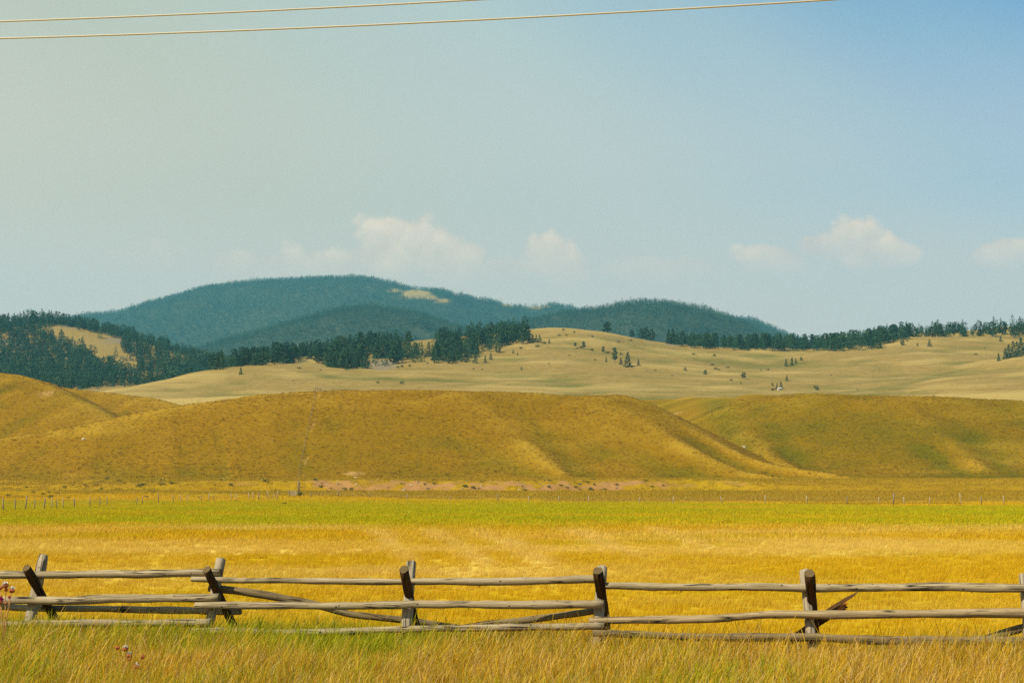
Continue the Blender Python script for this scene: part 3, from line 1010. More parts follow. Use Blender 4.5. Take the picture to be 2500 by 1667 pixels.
def shrub_geo(seed, n=70, flat=0.7):
    r = random.Random(seed)
    V, F, T = [], [], []
    lob = [(r.uniform(-.28, .28), r.uniform(-.28, .28), r.uniform(.25, .6), r.uniform(.25, .42)) for _ in range(6)]
    for i in range(n):
        x, y, z, q = lob[i % 6]
        d = Vector((r.gauss(0, 1), r.gauss(0, 1), r.gauss(0, 1))).normalized() * q * r.uniform(.6, 1)
        c = Vector((x, y, z * flat)) + Vector((d.x, d.y, d.z * flat))
        c.z = max(0.03, c.z)
        s = r.uniform(.06, .13)
        ax = Vector((r.gauss(0, 1), r.gauss(0, 1), r.gauss(.6, .6))).normalized()
        sd = ax.cross(Vector((r.gauss(0, 1), r.gauss(0, 1), r.gauss(0, 1)))).normalized()
        b = len(V)
        V.extend([tuple(c - ax * s), tuple(c + sd * s * .6), tuple(c + ax * s), tuple(c - sd * s * .6)])
        F.append((b, b + 1, b + 2, b + 3))
        T.extend([r.random()] * 4)
    SV, SF = [], []
    for (x, y, z, q) in lob:
        b = len(SV)
        SV.extend([(.02, 0, -.05), (-.012, .016, -.05), (-.012, -.016, -.05), (x, y, z * flat)])
        SF.extend([(b, b + 1, b + 3), (b + 1, b + 2, b + 3), (b + 2, b, b + 3)])
    return SV, SF, V, F, T


TREES = {}
for kind, cnt in (('fir', 4), ('round', 4), ('open', 3)):
    for i in range(cnt):
        TV, TF, V, F, T = conifer(50 + i * 13 + len(kind), kind, 60, 9)
        tm = bpy.data.meshes.new('trunk')
        tm.from_pydata(TV, [], TF)
        tm.materials.append(M_bark)
        cm = bpy.data.meshes.new('crown')
        cm.from_pydata(V, [], F)
        cm.materials.append(M_needle)
        a = cm.attributes.new('tone', 'FLOAT', 'POINT')
        a.data.foreach_set('value', np.array(T, np.float32))
        TREES.setdefault(kind, []).append((tm, cm))
SHRUBS = []
for i in range(4):
    SV, SF, V, F, T = shrub_geo(300 + i)
    pair = []
    for mm in (M_shrub, M_goldshrub):
        me = bpy.data.meshes.new('foliage')
        me.from_pydata(V, [], F)
        me.materials.append(mm)
        a = me.attributes.new('tone', 'FLOAT', 'POINT')
        a.data.foreach_set('value', np.array(T, np.float32))
        pair.append(me)
    st = bpy.data.meshes.new('stem')
    st.from_pydata(SV, [], SF)
    st.materials.append(M_bark)
    SHRUBS.append((st, pair))


def place_tree(loc, h, kind, label, group=None, wid=1.0):
    tm, cm = random.choice(TREES[kind])
    root = empty('pine_tree', loc, label, 'tree', group, random.uniform(0, 6.28), (h * wid, h * wid, h))
    for nm, me in (('trunk', tm), ('crown', cm)):
        o = bpy.data.objects.new(nm, me)
        COL.objects.link(o)
        o.parent = root
    return root


def place_shrub(loc, w, h, label, group=None, gold=0):
    st, pair = random.choice(SHRUBS)
    root = empty('shrub', loc, label, 'shrub', group, random.uniform(0, 6.28), (w, w, h))
    for nm, me in (('stem', st), ('foliage', pair[gold])):
        o = bpy.data.objects.new(nm, me)
        COL.objects.link(o)
        o.parent = root
    return root


# ------------------------------------------------------------------ pines that stand apart on the pale hill
N_TREES = 0


def pine_px(px, py, hpx, kind, label, group=None, wid=1.0, dist=None):
    """a pine whose foot is seen at (px, py): its distance is where that sight line meets the hill"""
    global N_TREES
    if dist is None:
        p = hit(px, py, hillD, 640, 1320)
        if p is None:
            p = at(px, py, 1130)
            p.z = float(hillD(np.array([p.x]), np.array([p.y]))[0])
    else:
        p = at(px, py, dist)
        p.z = float(hillD(np.array([p.x]), np.array([p.y]))[0])
    h = hpx * p.y / FPX
    p.z -= 0.15
    N_TREES += 1
    return place_tree(p, h, kind, label, group, wid)


for a in (
    (588, 914, 19, 'fir', 'lone broad pine on the pale slope left of the wood', 1.2),
    (1533, 896, 38, 'fir', 'tallest dense pine in the clump on the central pale slope', 1.15),
    (1501, 887, 40, 'open', 'tall slim ragged pine left of the dense pine in the central clump', 0.8),
    (1516, 891, 21, 'fir', 'short pine between the two tall pines of the central clump', 1.0),
    (1480, 884, 15, 'fir', 'small pine just left of the central clump of pines', 0.9),
    (1559, 893, 18, 'fir', 'small pine just right of the central clump of pines', 1.0),
    (1473, 862, 18, 'open', 'ragged pine upslope and left of the central clump', 1.1),
    (1424, 852, 20, 'open', 'upright pine by the low bushes on the upper pale slope', 1.1),
    (1404, 845, 10, 'round', 'little round pine beside the upright pine on the upper pale slope', 1.3),
    (1198, 878, 19, 'fir', 'pine standing free just right of the wood edge', 1.1),
    (1185, 886, 20, 'fir', 'pine at the lowest right corner of the wood', 1.0),
    (1160, 886, 27, 'fir', 'tall dark pine on the wood edge near its lower right corner', 1.0),
    (1216, 861, 24, 'round', 'dark rounded pine on the right edge of the wood', 1.2),
    (1253, 863, 10, 'fir', 'small pale green pine downhill of the wood edge', 1.2),
    (1264, 869, 8, 'open', 'thin crooked sapling on the slope right of the wood', 0.9),
    (1273, 903, 10, 'fir', 'lone small pine low on the slope below the wood', 1.2),
    (1341, 839, 13, 'fir', 'pine with a bush beside it, right of the row near the hilltop', 1.1),
    (1921, 930, 15, 'fir', 'lone neat conical pine above the little pale shed', 1.2),
    (1815, 925, 17, 'open', 'lone bluish pine with jagged branches in the valley slope', 1.6),
    (1722, 914, 12, 'round', 'small wide pine on the slope left of the jagged lone pine', 1.5),
    (1673, 905, 9, 'round', 'small wide pine at the right foot of the central pale hill', 1.4),
    (1809, 937, 8, 'fir', 'tiny pine below the jagged lone pine', 1.0),
    (1995, 952, 11, 'round', 'small umbrella shaped pine right of the little shed', 1.6),
    (1897, 951, 18, 'fir', 'left pine of the pair right behind the little pale shed', 1.0),
    (1907, 950, 20, 'fir', 'right pine of the pair right behind the little pale shed', 1.1),
    (1886, 942, 8, 'round', 'tiny pine left of the pair behind the shed', 1.3),
    (1919, 895, 20, 'fir', 'left pine of the trio on the middle of the right pale slope', 1.1),
    (1934, 893, 22, 'fir', 'middle and tallest pine of the trio on the right pale slope', 1.1),
    (1943, 888, 14, 'fir', 'right and shortest pine of the trio on the right pale slope', 1.2),
    (1956, 880, 9, 'round', 'small pale pine right of the trio on the pale slope', 1.3),
    (2269, 846, 19, 'fir', 'lone dark conical pine in front of the right ridge trees', 1.3),
    (2203, 843, 16, 'round', 'lone rounded pine in front of the right ridge trees', 1.3),
    (2169, 838, 15, 'fir', 'dark pine at the lower edge of the right ridge wood', 1.4),
    (2181, 835, 11, 'fir', 'small pine beside the dark pine at the ridge wood edge', 1.1),
    (2240, 846, 9, 'open', 'small faint pine between the two lone ridge pines', 1.1),
    (2438, 881, 20, 'fir', 'pine at the lower left tip of the dark group by the right edge', 1.2),
    (2443, 834, 15, 'fir', 'small pine standing in front of the trees near the right edge', 1.2),
    (2035, 855, 18, 'fir', 'dark pine at the front of the ridge wood where it dips lowest', 1.3),
    (2051, 854, 12, 'fir', 'smaller pine right of the dark pine fronting the ridge wood', 1.2),
    (2130, 834, 12, 'fir', 'small pine at the lower right edge of the dense ridge wood', 1.2),
):
    pine_px(*a[:4], a[4], 'single pines on the pale hill', a[5])
for i, (x, y, h) in enumerate(((2455, 877, 30), (2463, 873, 34), (2474, 871, 40), (2484, 868, 36), (2494, 864, 42), (2506, 862, 40), (2520, 858, 42))):
    pine_px(x, y, h, 'fir', 'dark pine in the tight group on the slope at the right edge', 'pines in the group at the right edge', 1.1)
for i, x in enumerate((1292, 1300, 1309, 1317)):
    pine_px(x, 836, 19 + (i % 2) * 2, 'fir', 'pine in the short row right of the wood near the hilltop', 'short row of pines near the hilltop', 1.2)
# pines showing only their tops behind the crest
for x, yb, h, w, lab in ((1483, 818, 19, 1.7, 'broad dark pine top showing over the crest right of the hilltop'),
                         (1543, 828, 12, 1.2, 'small pine top over the crest, first right of the broad one'),
                         (1566, 830, 20, 1.1, 'left pine of the trio of tops behind the falling crest'),
                         (1578, 833, 23, 1.1, 'middle pine of the trio of tops behind the falling crest'),
                         (1592, 835, 22, 1.1, 'right pine of the trio of tops behind the falling crest')):
    p = hit(x, yb, hillD, 900, 1320)
    d = (p.y if p else 1120) + 22
    pine_px(x, yb + 2, h + 8, 'round', lab, 'pine tops behind the crest', w, d)
# tall pines one can tell apart along the right-hand ridge (x, top, foot in the photo)
ridge_desc = ('rounded', 'pointed', 'slim', 'broad', 'ragged', 'leaning')
RT = ((200, 245, 480), (310, 240, 470), (385, 290, 440), (435, 265, 390), (510, 300, 390), (600, 260, 390), (715, 200, 390), (770, 210, 390),
      (880, 205, 350), (945, 245, 370), (1020, 210, 380), (1090, 220, 350), (1140, 185, 405), (1180, 260, 405), (1265, 185, 420), (1345, 185, 400),
      (1410, 175, 410), (1470, 225, 430), (1510, 240, 425), (1650, 180, 340), (1710, 260, 440), (1770, 210, 425), (1825, 210, 425), (1895, 140, 425),
      (2000, 280, 430), (2035, 135, 390), (2085, 150, 330), (2160, 160, 400), (2230, 200, 400), (2310, 140, 320), (2350, 180, 380), (2440, 150, 390), (2500, 190, 390))
RL = {8: 'slim pine with a bare trunk standing free against the sky on the right ridge', 7: 'broad rounded pine at the right of a tight pair on the ridge',
      6: 'rounded pine at the left of a tight pair on the ridge', 14: 'widest dark pine in the middle of the right ridge line',
      16: 'slim ragged pine right of the widest ridge pine', 19: 'spreading pine alone against the sky above the red bank',
      23: 'tallest pine near the right end of the ridge', 25: 'tall pine first right of the tallest ridge pine', 29: 'rounded pine top nearest the right edge on the ridge',
      1: 'pointed pine rising above the dense ridge wood', 0: 'broad pine rising above the dense ridge wood, left of the pointed one'}
for i, (x, t, b) in enumerate(RT):
    px, top, bot = 2100 + x * .17, 760 + t * .17, 760 + b * .17
    dist = 1092 + (i * 37 % 60) if b > 360 else 1170
    p = at(px, top, dist)
    zt = p.z
    zg = float(hillD(np.array([p.x]), np.array([p.y]))[0])
    h = max(6.0, zt - zg)
    kind = 'open' if i in (8, 12, 15, 16, 19, 26) else ('round' if i % 3 else 'fir')
    place_tree(Vector((p.x, p.y, zg - .15)), h, kind, RL.get(i, 'dark pine in the open line of trees along the right ridge'), 'pines along the right ridge', (0.85 if kind == 'open' else 1.05) * min(1.25, 14 / h))
    N_TREES += 1

# ------------------------------------------------------------------ woods: the largest of their trees singly, the rest as one mass
def wood_points(zf, x0, x1, y0, y1, sp, keep):
    xs, ys = np.arange(x0, x1, sp), np.arange(y0, y1, sp)
    X, Y = np.meshgrid(xs, ys)
    X = (X + RNG.uniform(-.48, .48, X.shape) * sp).ravel()
    Y = (Y + RNG.uniform(-.48, .48, Y.shape) * sp).ravel()
    Z = zf(X, Y)
    px, py = proj(X, Y, Z)
    k = keep(px / K, py / K, X, Y)
    return np.stack([X[k], Y[k], Z[k]], 1)


WOOD = [(480, 852), (560, 842), (640, 838), (700, 832), (790, 850), (870, 846), (930, 834), (985, 820), (1000, 834), (1050, 836), (1090, 826), (1130, 804), (1180, 790), (1225, 792), (1232, 770), (1240, 757), (1235, 748),
        (1100, 755), (960, 765), (800, 785), (600, 810), (480, 830)]
HOLE = [(934, 776), (1000, 773), (998, 812), (975, 820), (956, 810), (940, 798)]
SCREE = [(848, 822), (905, 826), (900, 846), (850, 848), (830, 838)]


def keepD(px, py, X, Y):
    fr = inpoly(px, py, WOOD) & ~inpoly(px, py, HOLE) & ~(inpoly(px, py, SCREE) & (RNG.random(px.shape) < .8))
    thin = fbm(X / 22, Y / 22, 141, 3) > -0.38
    return fr & thin


PD = wood_points(hillD, -260, 10, 830, 1190, 6.4, keepD)


def keepR(px, py, X, Y):
    # wood along the right ridge, from where the crest dips to the open line of pines
    rid = np.interp(px, [1530, 1600, 1700, 1850, 1950, 2020, 2090, 2200, 2352, 2480], [790, 800, 803, 806, 797, 789, 777, 781, 783, 780])
    band = (px > 1535) & (px < 2085) & (py < rid + 2 + 12 * sstep(1880, 1950, px) * sstep(2085, 2000, px)) & (Y > 1020) & (Y < 1190)
    band2 = (px >= 2085) & (px < 2480) & (Y > 1080) & (Y < 1230) & (RNG.random(px.shape) < .22)
    return band | band2


PR = wood_points(hillD, 70, 470, 1020, 1235, 7.0, keepR)
PDR = np.concatenate([PD, PR])
hts = np.concatenate([RNG.uniform(4.5, 12.0, len(PD)), RNG.uniform(5.5, 12.5, len(PR))])
isR = np.arange(len(PDR)) >= len(PD)
vis = hts / PDR[:, 1]
order = np.argsort(-vis)
n_single = max(0, 296 - N_TREES)
single, rest = order[:n_single], order[n_single:]
for i in single:
    kind = random.choice(('fir', 'fir', 'fir', 'round', 'round', 'open'))
    if isR[i]:
        qx = proj(*[float(v) for v in PDR[i]])[0] / K
        zone = 'in the ridge wood left of the valley dip' if qx < 1750 else 'in the dense ridge wood above the valley' if qx < 1950 else 'in the ridge wood near the open line of pines'
        lab, grp = 'dark pine ' + zone, 'pines ' + zone
    else:
        qx, qy = proj(*[float(v) for v in PDR[i]])
        qx /= K
        zone = 'in the thin left tail of the wood on the pale hill' if qx < 700 else 'around the rocky gap in the wood on the pale hill' if qx < 925 else \
            'beside the small clearing in the wood on the pale hill' if qx < 1010 else 'in the wood, right of its small clearing' if qx < 1120 else 'at the right end of the wood, under the hilltop'
        lab, grp = 'dark pine ' + zone, 'pines ' + zone
    place_tree(Vector(PDR[i]) - Vector((0, 0, .2)), float(hts[i]), kind, lab, grp, random.uniform(.85, 1.3))

LT = lib('forest_tree_library')
for k, kind in enumerate(('fir', 'round', 'fir', 'fir', 'round')):
    TV, TF, V, F, T = conifer(900 + k * 7, kind, 40, 6)
    nt = len(TV)
    V2 = TV + V
    F2 = TF + [tuple(j + nt for j in f) for f in F]
    lib_obj('forest_tree', V2, F2, M_needle, [0.1] * nt + T, LT)
FT = lib('far_tree_library')
for k, kind in enumerate(('fir', 'round', 'fir', 'fir')):
    TV, TF, V, F, T = conifer(950 + k * 7, kind, 24, 4)
    V = [((v[0]) * 1.15, v[1] * 1.15, v[2]) for v in V]
    lib_obj('far_tree', V, F, M_needle, T, FT)


def scl(h, w0, w1):
    w = RNG.uniform(w0, w1, len(h)) * h
    return np.stack([w, w, h], 1)


scatter('forest', LT, PDR[rest], RNG.uniform(0, 6.28, len(rest)), scl(hts[rest], .9, 1.25), {'stand': np.zeros(len(rest))}, 'remaining pines of the woods on the pale hill read as one dark mass', 'forest')

CLEAR_E = [(70, 746), (168, 752), (220, 766), (282, 780), (276, 806), (312, 826), (318, 856), (280, 854), (240, 842), (205, 816), (176, 796), (130, 776), (90, 756)]


def keepE(px, py, X, Y):
    ch = inpoly(px, py, CLEAR_E) & (RNG.random(px.shape) < .975)
    sc = fbm(X / 22, Y / 30, 143, 3) > -0.34
    return ~ch & sc & (px > -520) & (px < 560)


PE = wood_points(hillE, -930, -200, 1040, 1580, 6.6, keepE)
hE = RNG.uniform(6.5, 15, len(PE)) * (.9 + .3 * fbm(PE[:, 0] / 40, PE[:, 1] / 40, 161, 3))
scatter('forest', LT, PE, RNG.uniform(0, 6.28, len(PE)), scl(hE, .9, 1.3), {'stand': .35 * fbm(PE[:, 0] / 35, PE[:, 1] / 45, 163, 3)}, 'dense pine wood around a pale clearing on the hill at the left edge', 'forest')


def keepM(zf, cl, dens=1.0, px0=-260, px1=2500):
    def f(px, py, X, Y):
        c = cl(X, Y, zf)
        return (RNG.random(px.shape) > c * 0.97) & (px > px0) & (px < px1) & (fbm(X / 45, Y / 60, 145, 3) > -0.58)
    return f


for zf, cl, xr, yr, sp, lab in ((mtG, G_clear, (-1790, 790), (4080, 5040), 8.8, 'unbroken pine forest over the largest mountain'),
                                (mtF1, no_clear, (-820, 40), (2600, 3140), 6.4, 'unbroken pine forest over the low mountain in front of the largest'),
                                (mtF2, no_clear, (-160, 640), (2600, 3140), 6.4, 'unbroken pine forest over the round topped mountain right of centre'),
                                (mtF3, no_clear, (350, 960), (4080, 4360), 8.4, 'bluish pine forest over the farthest slope at the right')):
    PM = wood_points(zf, *xr, *yr, sp, keepM(zf, cl))
    hM = (1 if zf is mtG else .8) * RNG.uniform(8, 17, len(PM)) * (1 + .3 * (RNG.random(len(PM)) < .08)) * (.95 + .3 * fbm(PM[:, 0] / 60, PM[:, 1] / 80, 165, 3))
    scatter('forest', FT, PM, RNG.uniform(0, 6.28, len(PM)), scl(hM, 1.05, 1.6), {'stand': .28 * fbm(PM[:, 0] / 90, PM[:, 1] / 160, 167, 4)}, lab, 'forest')

# ------------------------------------------------------------------ shrubs and rocks on the pale hill and the bank
SH = ((923, 935, 7), (979, 937, 9), (1001, 895, 8), (983, 897, 8), (972, 898, 8), (1012, 885, 11), (1045, 889, 6), (1028, 884, 16), (1516, 866, 9), (1485, 863, 8), (1447, 857, 9),
      (1374, 807, 7), (1312, 847, 9), (1331, 839, 8), (1271, 852, 9), (1418, 851, 9), (1411, 852, 6), (1746, 901, 7), (1754, 903, 6), (1739, 891, 7), (1742, 869, 7), (1693, 867, 6),
      (1778, 899, 7), (1785, 930, 6), (1987, 946, 6), (2216, 834, 5), (2382, 866, 6), (1340, 889, 4), (1157, 902, 5), (1177, 903, 5), (1453, 880, 5), (1390, 868, 4), (1510, 836, 6), (1446, 823, 6),
      (1540, 833, 6), (1402, 812, 6), (1365, 820, 6), (1383, 820, 6), (730, 900, 8), (783, 904, 5), (715, 930, 4), (1600, 905, 4), (1640, 918, 4), (2405, 850, 4), (1857, 905, 4), (1874, 904, 5), (2030, 917, 4), (2093, 952, 4))
for (x, y, h) in SH:
    p = hit(x, y, hillD, 640, 1300)
    if p:
        s = 1.3 * h * p.y / FPX
        p.z -= .1
        place_shrub(p, s * random.uniform(1.1, 1.5), s, *(('small bush low on the pale slope below the wood', 'bushes below the wood') if x < 1200 else ('small bush on the open slope and crest of the central pale hill', 'bushes of the central pale hill') if x < 1620 else
                      ('small bush in the valley between the two pale slopes', 'bushes in the valley') if x < 1880 else ('small bush on the right pale slope', 'bushes on the right pale slope')))


def rock_mesh(seed, flat):
    r = random.Random(seed)
    import bmesh
    bm = bmesh.new()
    bmesh.ops.create_icosphere(bm, subdivisions=2, radius=.5)
    for v in bm.verts:
        v.co *= 1 + r.uniform(-.2, .2)
        v.co.z *= flat
        for ax in (Vector((.8, .3, .5)), Vector((-.5, .7, .4)), Vector((.1, -.8, .6))):
            d = v.co.dot(ax.normalized())
            if d > .36:
                v.co -= ax.normalized() * (d - .36)
    me = bpy.data.meshes.new('rock')
    bm.to_mesh(me)
    bm.free()
    return me


ROCKS = []
for i in range(3):
    me = rock_mesh(40 + i, .65)
    me.materials.append(M_rock)
    ROCKS.append(me)


def place_rock(p, s, label, group=None, mat=None):
    me = random.choice(ROCKS)
    if mat:
        me = me.copy()
        me.materials.clear()
        me.materials.append(mat)
    o = bpy.data.objects.new('rock', me)
    COL.objects.link(o)
    o.location = p
    o.scale = (s * random.uniform(.9, 1.6), s, s * .8)
    o.rotation_euler = (0, 0, random.uniform(0, 6.28))
    return tag(o, label, 'rock', group)


r2 = random.Random(5)
for cx, cy, rx, ry, n, lab, grp in ((1425, 819, 20, 6, 16, 'grey boulder in the outcrop near the top of the pale hill', 'boulders near the hilltop'), (1500, 832, 34, 5, 18, 'grey boulder in the long outcrop below the falling crest', 'boulders below the falling crest'),
                                    (935, 885, 26, 14, 22, 'grey boulder in the rocky gap in the wood', 'boulders in the rocky gap'), (1345, 874, 22, 3, 9, 'grey stone in the small outcrop on the open slope', 'stones on the open slope'),
                                    (1590, 904, 26, 4, 10, 'grey stone on the right shoulder of the central pale hill', 'stones on the shoulder')):
    for i in range(n):
        p = hit(cx + r2.gauss(0, .5) * rx, cy + r2.gauss(0, .5) * ry, hillD, 640, 1300)
        if p:
            place_rock(p, r2.uniform(.5, 1.4), lab, grp)


def gpt(px, py, y0=100, y1=372):
    return hit(px, py, ground_z, y0, y1, .5)


p = hit(869, 1166, hillA, 353, 450, .5)
if p:
    place_rock(p, .75, 'white stone lying in the reddish hollow at the foot of the hill', None, M_whiterock)
p = hit(204, 1072, hillA, 353, 460, .5)
if p:
    place_rock(p, 1.1, 'pale flat stone on the left flank of the long golden hill', None, M_whiterock)
# bushes of the field margin and of the bank, left of the wooden gate
for i in range(26):
    x, y = r2.uniform(-40, 380), r2.choice((1190, 1197, 1204, 1212)) + r2.uniform(-5, 5)
    p = gpt(x, y)
    if p:
        s = r2.uniform(.5, 1.15)
        place_shrub(p - Vector((0, 0, .05)), s * 1.3, s, 'dark green bush in the rough margin at the far left of the field', 'bushes in the rough margin', 0)
for i in range(16):
    p = gpt(r2.uniform(380, 730), r2.uniform(1214, 1232))
    if p:
        s = r2.uniform(.4, .8)
        place_shrub(p - Vector((0, 0, .05)), s * 1.3, s, 'low green bush along the far field edge left of the wooden gate', 'bushes along the far field edge', 0)
for i in range(26):
    x = r2.uniform(190, 720)
    p = gpt(x, r2.uniform(1164, 1188))
    if p:
        s = r2.uniform(.7, 1.7)
        place_shrub(p - Vector((0, 0, .1)), s * 1.4, s, 'straw coloured bush on the bank left of the wooden gate', 'dry bushes on the bank', 1 if i % 4 else 0)
for i in range(60):
    x = r2.uniform(745, 1620)
    p = gpt(x, r2.uniform(1168, 1202))
    if p:
        s = r2.uniform(.45, 1.3)
        place_shrub(p - Vector((0, 0, .06)), s * 1.5, s, 'tiny bush growing on the bare reddish bank', 'bushes on the bare bank', i % 3 == 0)
for i in range(34):
    p = gpt(r2.uniform(745, 1600), r2.uniform(1170, 1200))
    if p:
        place_rock(p, r2.uniform(.25, .7), 'stone lying on the bare reddish bank', 'stones on the bare bank', None if i % 3 else M_whiterock)
p = gpt(220, 1160)
if p:
    place_shrub(p, 1.6, 1.2, 'solitary dark bush on top of the bank at the left')

# ------------------------------------------------------------------ grass
def blades(seed, n, rad, h0, h1, w, lean=(0.10, 0.0), seedheads=0.0, segs=3, curl=0.5):
    r = random.Random(seed)
    V, F, T = [], [], []
    for i in range(n):
        a, q = r.uniform(0, 6.283), rad * math.sqrt(r.random())
        x, y = q * math.cos(a), q * math.sin(a)
        h = r.uniform(h0, h1)
        out = r.uniform(0.05, 0.35)
        la = r.uniform(0, 6.283)
        lx, ly = lean[0] * h * 2 + math.cos(la) * out * h, lean[1] * h * 2 + math.sin(la) * out * h
        fa = r.uniform(0, 3.1416)
        wx, wy = math.cos(fa), math.sin(fa)
        tone = r.random()
        cu = curl * r.random()
        b = len(V)
        ww = w * r.uniform(.6, 1.3)
        head = r.random() < seedheads
        for s in range(segs + 1):
            t = s / segs
            zz = h * (t - cu * t ** 3 * .35)
            px_, py_ = x + lx * t ** 1.8 * (1 + cu), y + ly * t ** 1.8 * (1 + cu)
            k = ww * (1 - t) ** .6 if not head else ww * (.55 + 1.6 * max(0, (t - .66)) * (1 - t) * 9)
            if s == segs and not head:
                V.append((px_, py_, zz))
                T.append(tone)
            else:
                V.append((px_ - wx * k, py_ - wy * k, zz))
                V.append((px_ + wx * k, py_ + wy * k, zz))
                T.extend([tone] * 2)
        for s in range(segs):
            p0 = b + 2 * s
            if s == segs - 1 and not head:
                F.append((p0, p0 + 1, p0 + 2))
            else:
                F.append((p0, p0 + 1, p0 + 3, p0 + 2))
    return V, F, T


L_fore, L_seed, L_field, L_far, L_tuss = lib('foreground_grass_library'), lib('seed_grass_library'), lib('field_grass_library'), lib('far_grass_library'), lib('tussock_library')
for k in range(6):
    V, F, T = blades(k, 56, .21, .16, .52, .0058, (.06, 0), .08, 3, .9)
    lib_obj('grass_clump', V, F, M_blade, T, L_fore)
for k in range(4):
    V, F, T = blades(20 + k, 11, .24, .42, .80, .0042, (.10, 0), .65, 4, .9)
    lib_obj('seed_grass', V, F, M_blade, T, L_seed)
for k in range(5):
    V, F, T = blades(40 + k, 64, .26, .12, .30, .0055, (.10, 0), .1)
    lib_obj('field_grass', V, F, M_fieldblade, T, L_field)
for k in range(4):
    V, F, T = blades(60 + k, 34, .75, .12, .32, .020, (.08, 0), 0, 2)
    lib_obj('far_grass', V, F, M_fieldblade, T, L_far)
for k in range(4):
    V, F, T = blades(80 + k, 16, .34, .10, .28, .030, (.02, 0), 0, 2, .2)
    lib_obj('tussock', V, F, M_tuss, T, L_tuss)


def fill(y0, y1, half, n_at, zf=ground_z, seed=0):
    """random points over the strip y0..y1 as wide as the view plus a margin; n_at(y) = clumps per square metre"""
    ys = np.linspace(y0, y1, 400)
    w = 2 * (half * ys + 3) * n_at(ys)
    tot = float(np.sum((w[1:] + w[:-1]) * np.diff(ys)) / 2)
    cdf = np.cumsum(w)
    cdf = cdf / cdf[-1]
    n = int(tot)
    y = np.interp(RNG.random(n), cdf, ys)
    x = RNG.uniform(-1, 1, n) * (half * y + 3)
    return x, y


FL = lambda x: 22.0 - 0.216 * x          # line of the wooden fence on the ground
x, y = fill(15.0, 28.5, .50, lambda y: 27 + 0 * y)
m = y < FL(x) + .9 + .5 * fbm(x / 2, y / 2, 151, 2)
x, y = x[m], y[m]
z = ground_z(x, y) - .02
tall = 0.88 + .32 * fbm(x / 1.7, y / 1.7, 153, 3) + .22 * np.exp(-((y - FL(x) + .8) / .9) ** 2)
scatter('grass', L_fore, np.stack([x, y, z], 1), RNG.uniform(-.9, .9, len(x)), tall * RNG.uniform(.8, 1.2, len(x)),
        {'green': field_green(x, y), 'pale': np.zeros(len(x))}, 'tall mixed green and straw grass in front of the wooden fence', 'grass')
x, y = fill(15.0, 28.0, .50, lambda y: 4.0 + 0 * y)
m = y < FL(x) + .6
x, y = x[m], y[m]
scatter('grass', L_seed, np.stack([x, y, ground_z(x, y) - .02], 1), RNG.uniform(-1.2, 1.2, len(x)), RNG.uniform(.75, 1.1, len(x)),
        {'green': np.clip(field_green(x, y) - .1, 0, 1), 'pale': np.zeros(len(x))}, 'thin seeding grass stalks standing above the foreground grass', 'grass')
x, y = fill(19.0, 92, .50, lambda y: 17 * np.exp(-(y - 20) / 45))
m = y > FL(x) + .6
x, y = x[m], y[m]
sc = (0.85 + .25 * fbm(x / 4, y / 4, 155, 3) + .35 * np.exp(-((y - FL(x)) / 1.6) ** 2)) * RNG.uniform(.8, 1.2, len(x)) * (1 + .3 * sstep(30, 90, y)) * (1 - .25 * sstep(1.5, 7, y - FL(x)))
scatter('grass', L_field, np.stack([x, y, ground_z(x, y) - .02], 1), RNG.uniform(-1, 1, len(x)), sc,
        {'green': field_green(x, y), 'pale': field_pale(x, y)}, 'short golden hay grass of the near field behind the wooden fence', 'grass')
x, y = fill(60, 388, .50, lambda y: 2.1 * np.exp(-(np.minimum(y, 260) - 60) / 170) * sstep(60, 80, y))
soil = field_soil(x, y)
m = RNG.random(len(x)) > soil * .9
x, y = x[m], y[m]
m = field_rough(x, y) > .45
xr, yr = x[m], y[m]
L_marg = lib('margin_grass_library')
for k in range(4):
    V, F, T = blades(70 + k, 30, .7, .15, .45, .024, (.05, 0), 0, 2)
    lib_obj('margin_grass', V, F, M_margin, T, L_marg)
scatter('grass', L_marg, np.stack([xr, yr, ground_z(xr, yr) - .02], 1), RNG.uniform(-1, 1, len(xr)), RNG.uniform(.7, 1.4, len(xr)),
        {'green': np.clip(field_green(xr, yr), 0, 1), 'pale': np.zeros(len(xr))}, 'rough dry grass of the margin between the far fence and the hills', 'grass')
x, y = x[~m], y[~m]
margin = 1 + .55 * sstep(205, 235, y)
scatter('grass', L_far, np.stack([x, y, ground_z(x, y) - .02], 1), RNG.uniform(-1, 1, len(x)), RNG.uniform(.75, 1.2, len(x)) * margin,
        {'green': field_green(x, y), 'pale': field_pale(x, y)}, 'grass of the far field with its green strip', 'grass')


def hill_tufts(zf, x0, x1, y0, y1, dens, green, soilf, label, other):
    n = int((x1 - x0) * (y1 - y0) * dens)
    x, y = RNG.uniform(x0, x1, n), RNG.uniform(y0, y1, n)
    z = zf(x, y)
    m = (z > ground_z(x, y) - .1) & (RNG.random(n) > soilf(x, y) * .95) & (np.abs(x) < .47 * y + 10)
    m &= RNG.random(n) < .7 + .5 * fbm(x / 9, y / 9, 157, 3)
    x, y, z = x[m], y[m], z[m]
    s = RNG.uniform(.5, 1.25, len(x)) ** 1.2 * (1 + .9 * (RNG.random(len(x)) < .03))
    scatter('grass', L_tuss, np.stack([x, y, z - .03], 1), RNG.uniform(0, 6.28, len(x)), s, {'green': green(x, y), 'pale': np.zeros(len(x))}, label, 'grass')


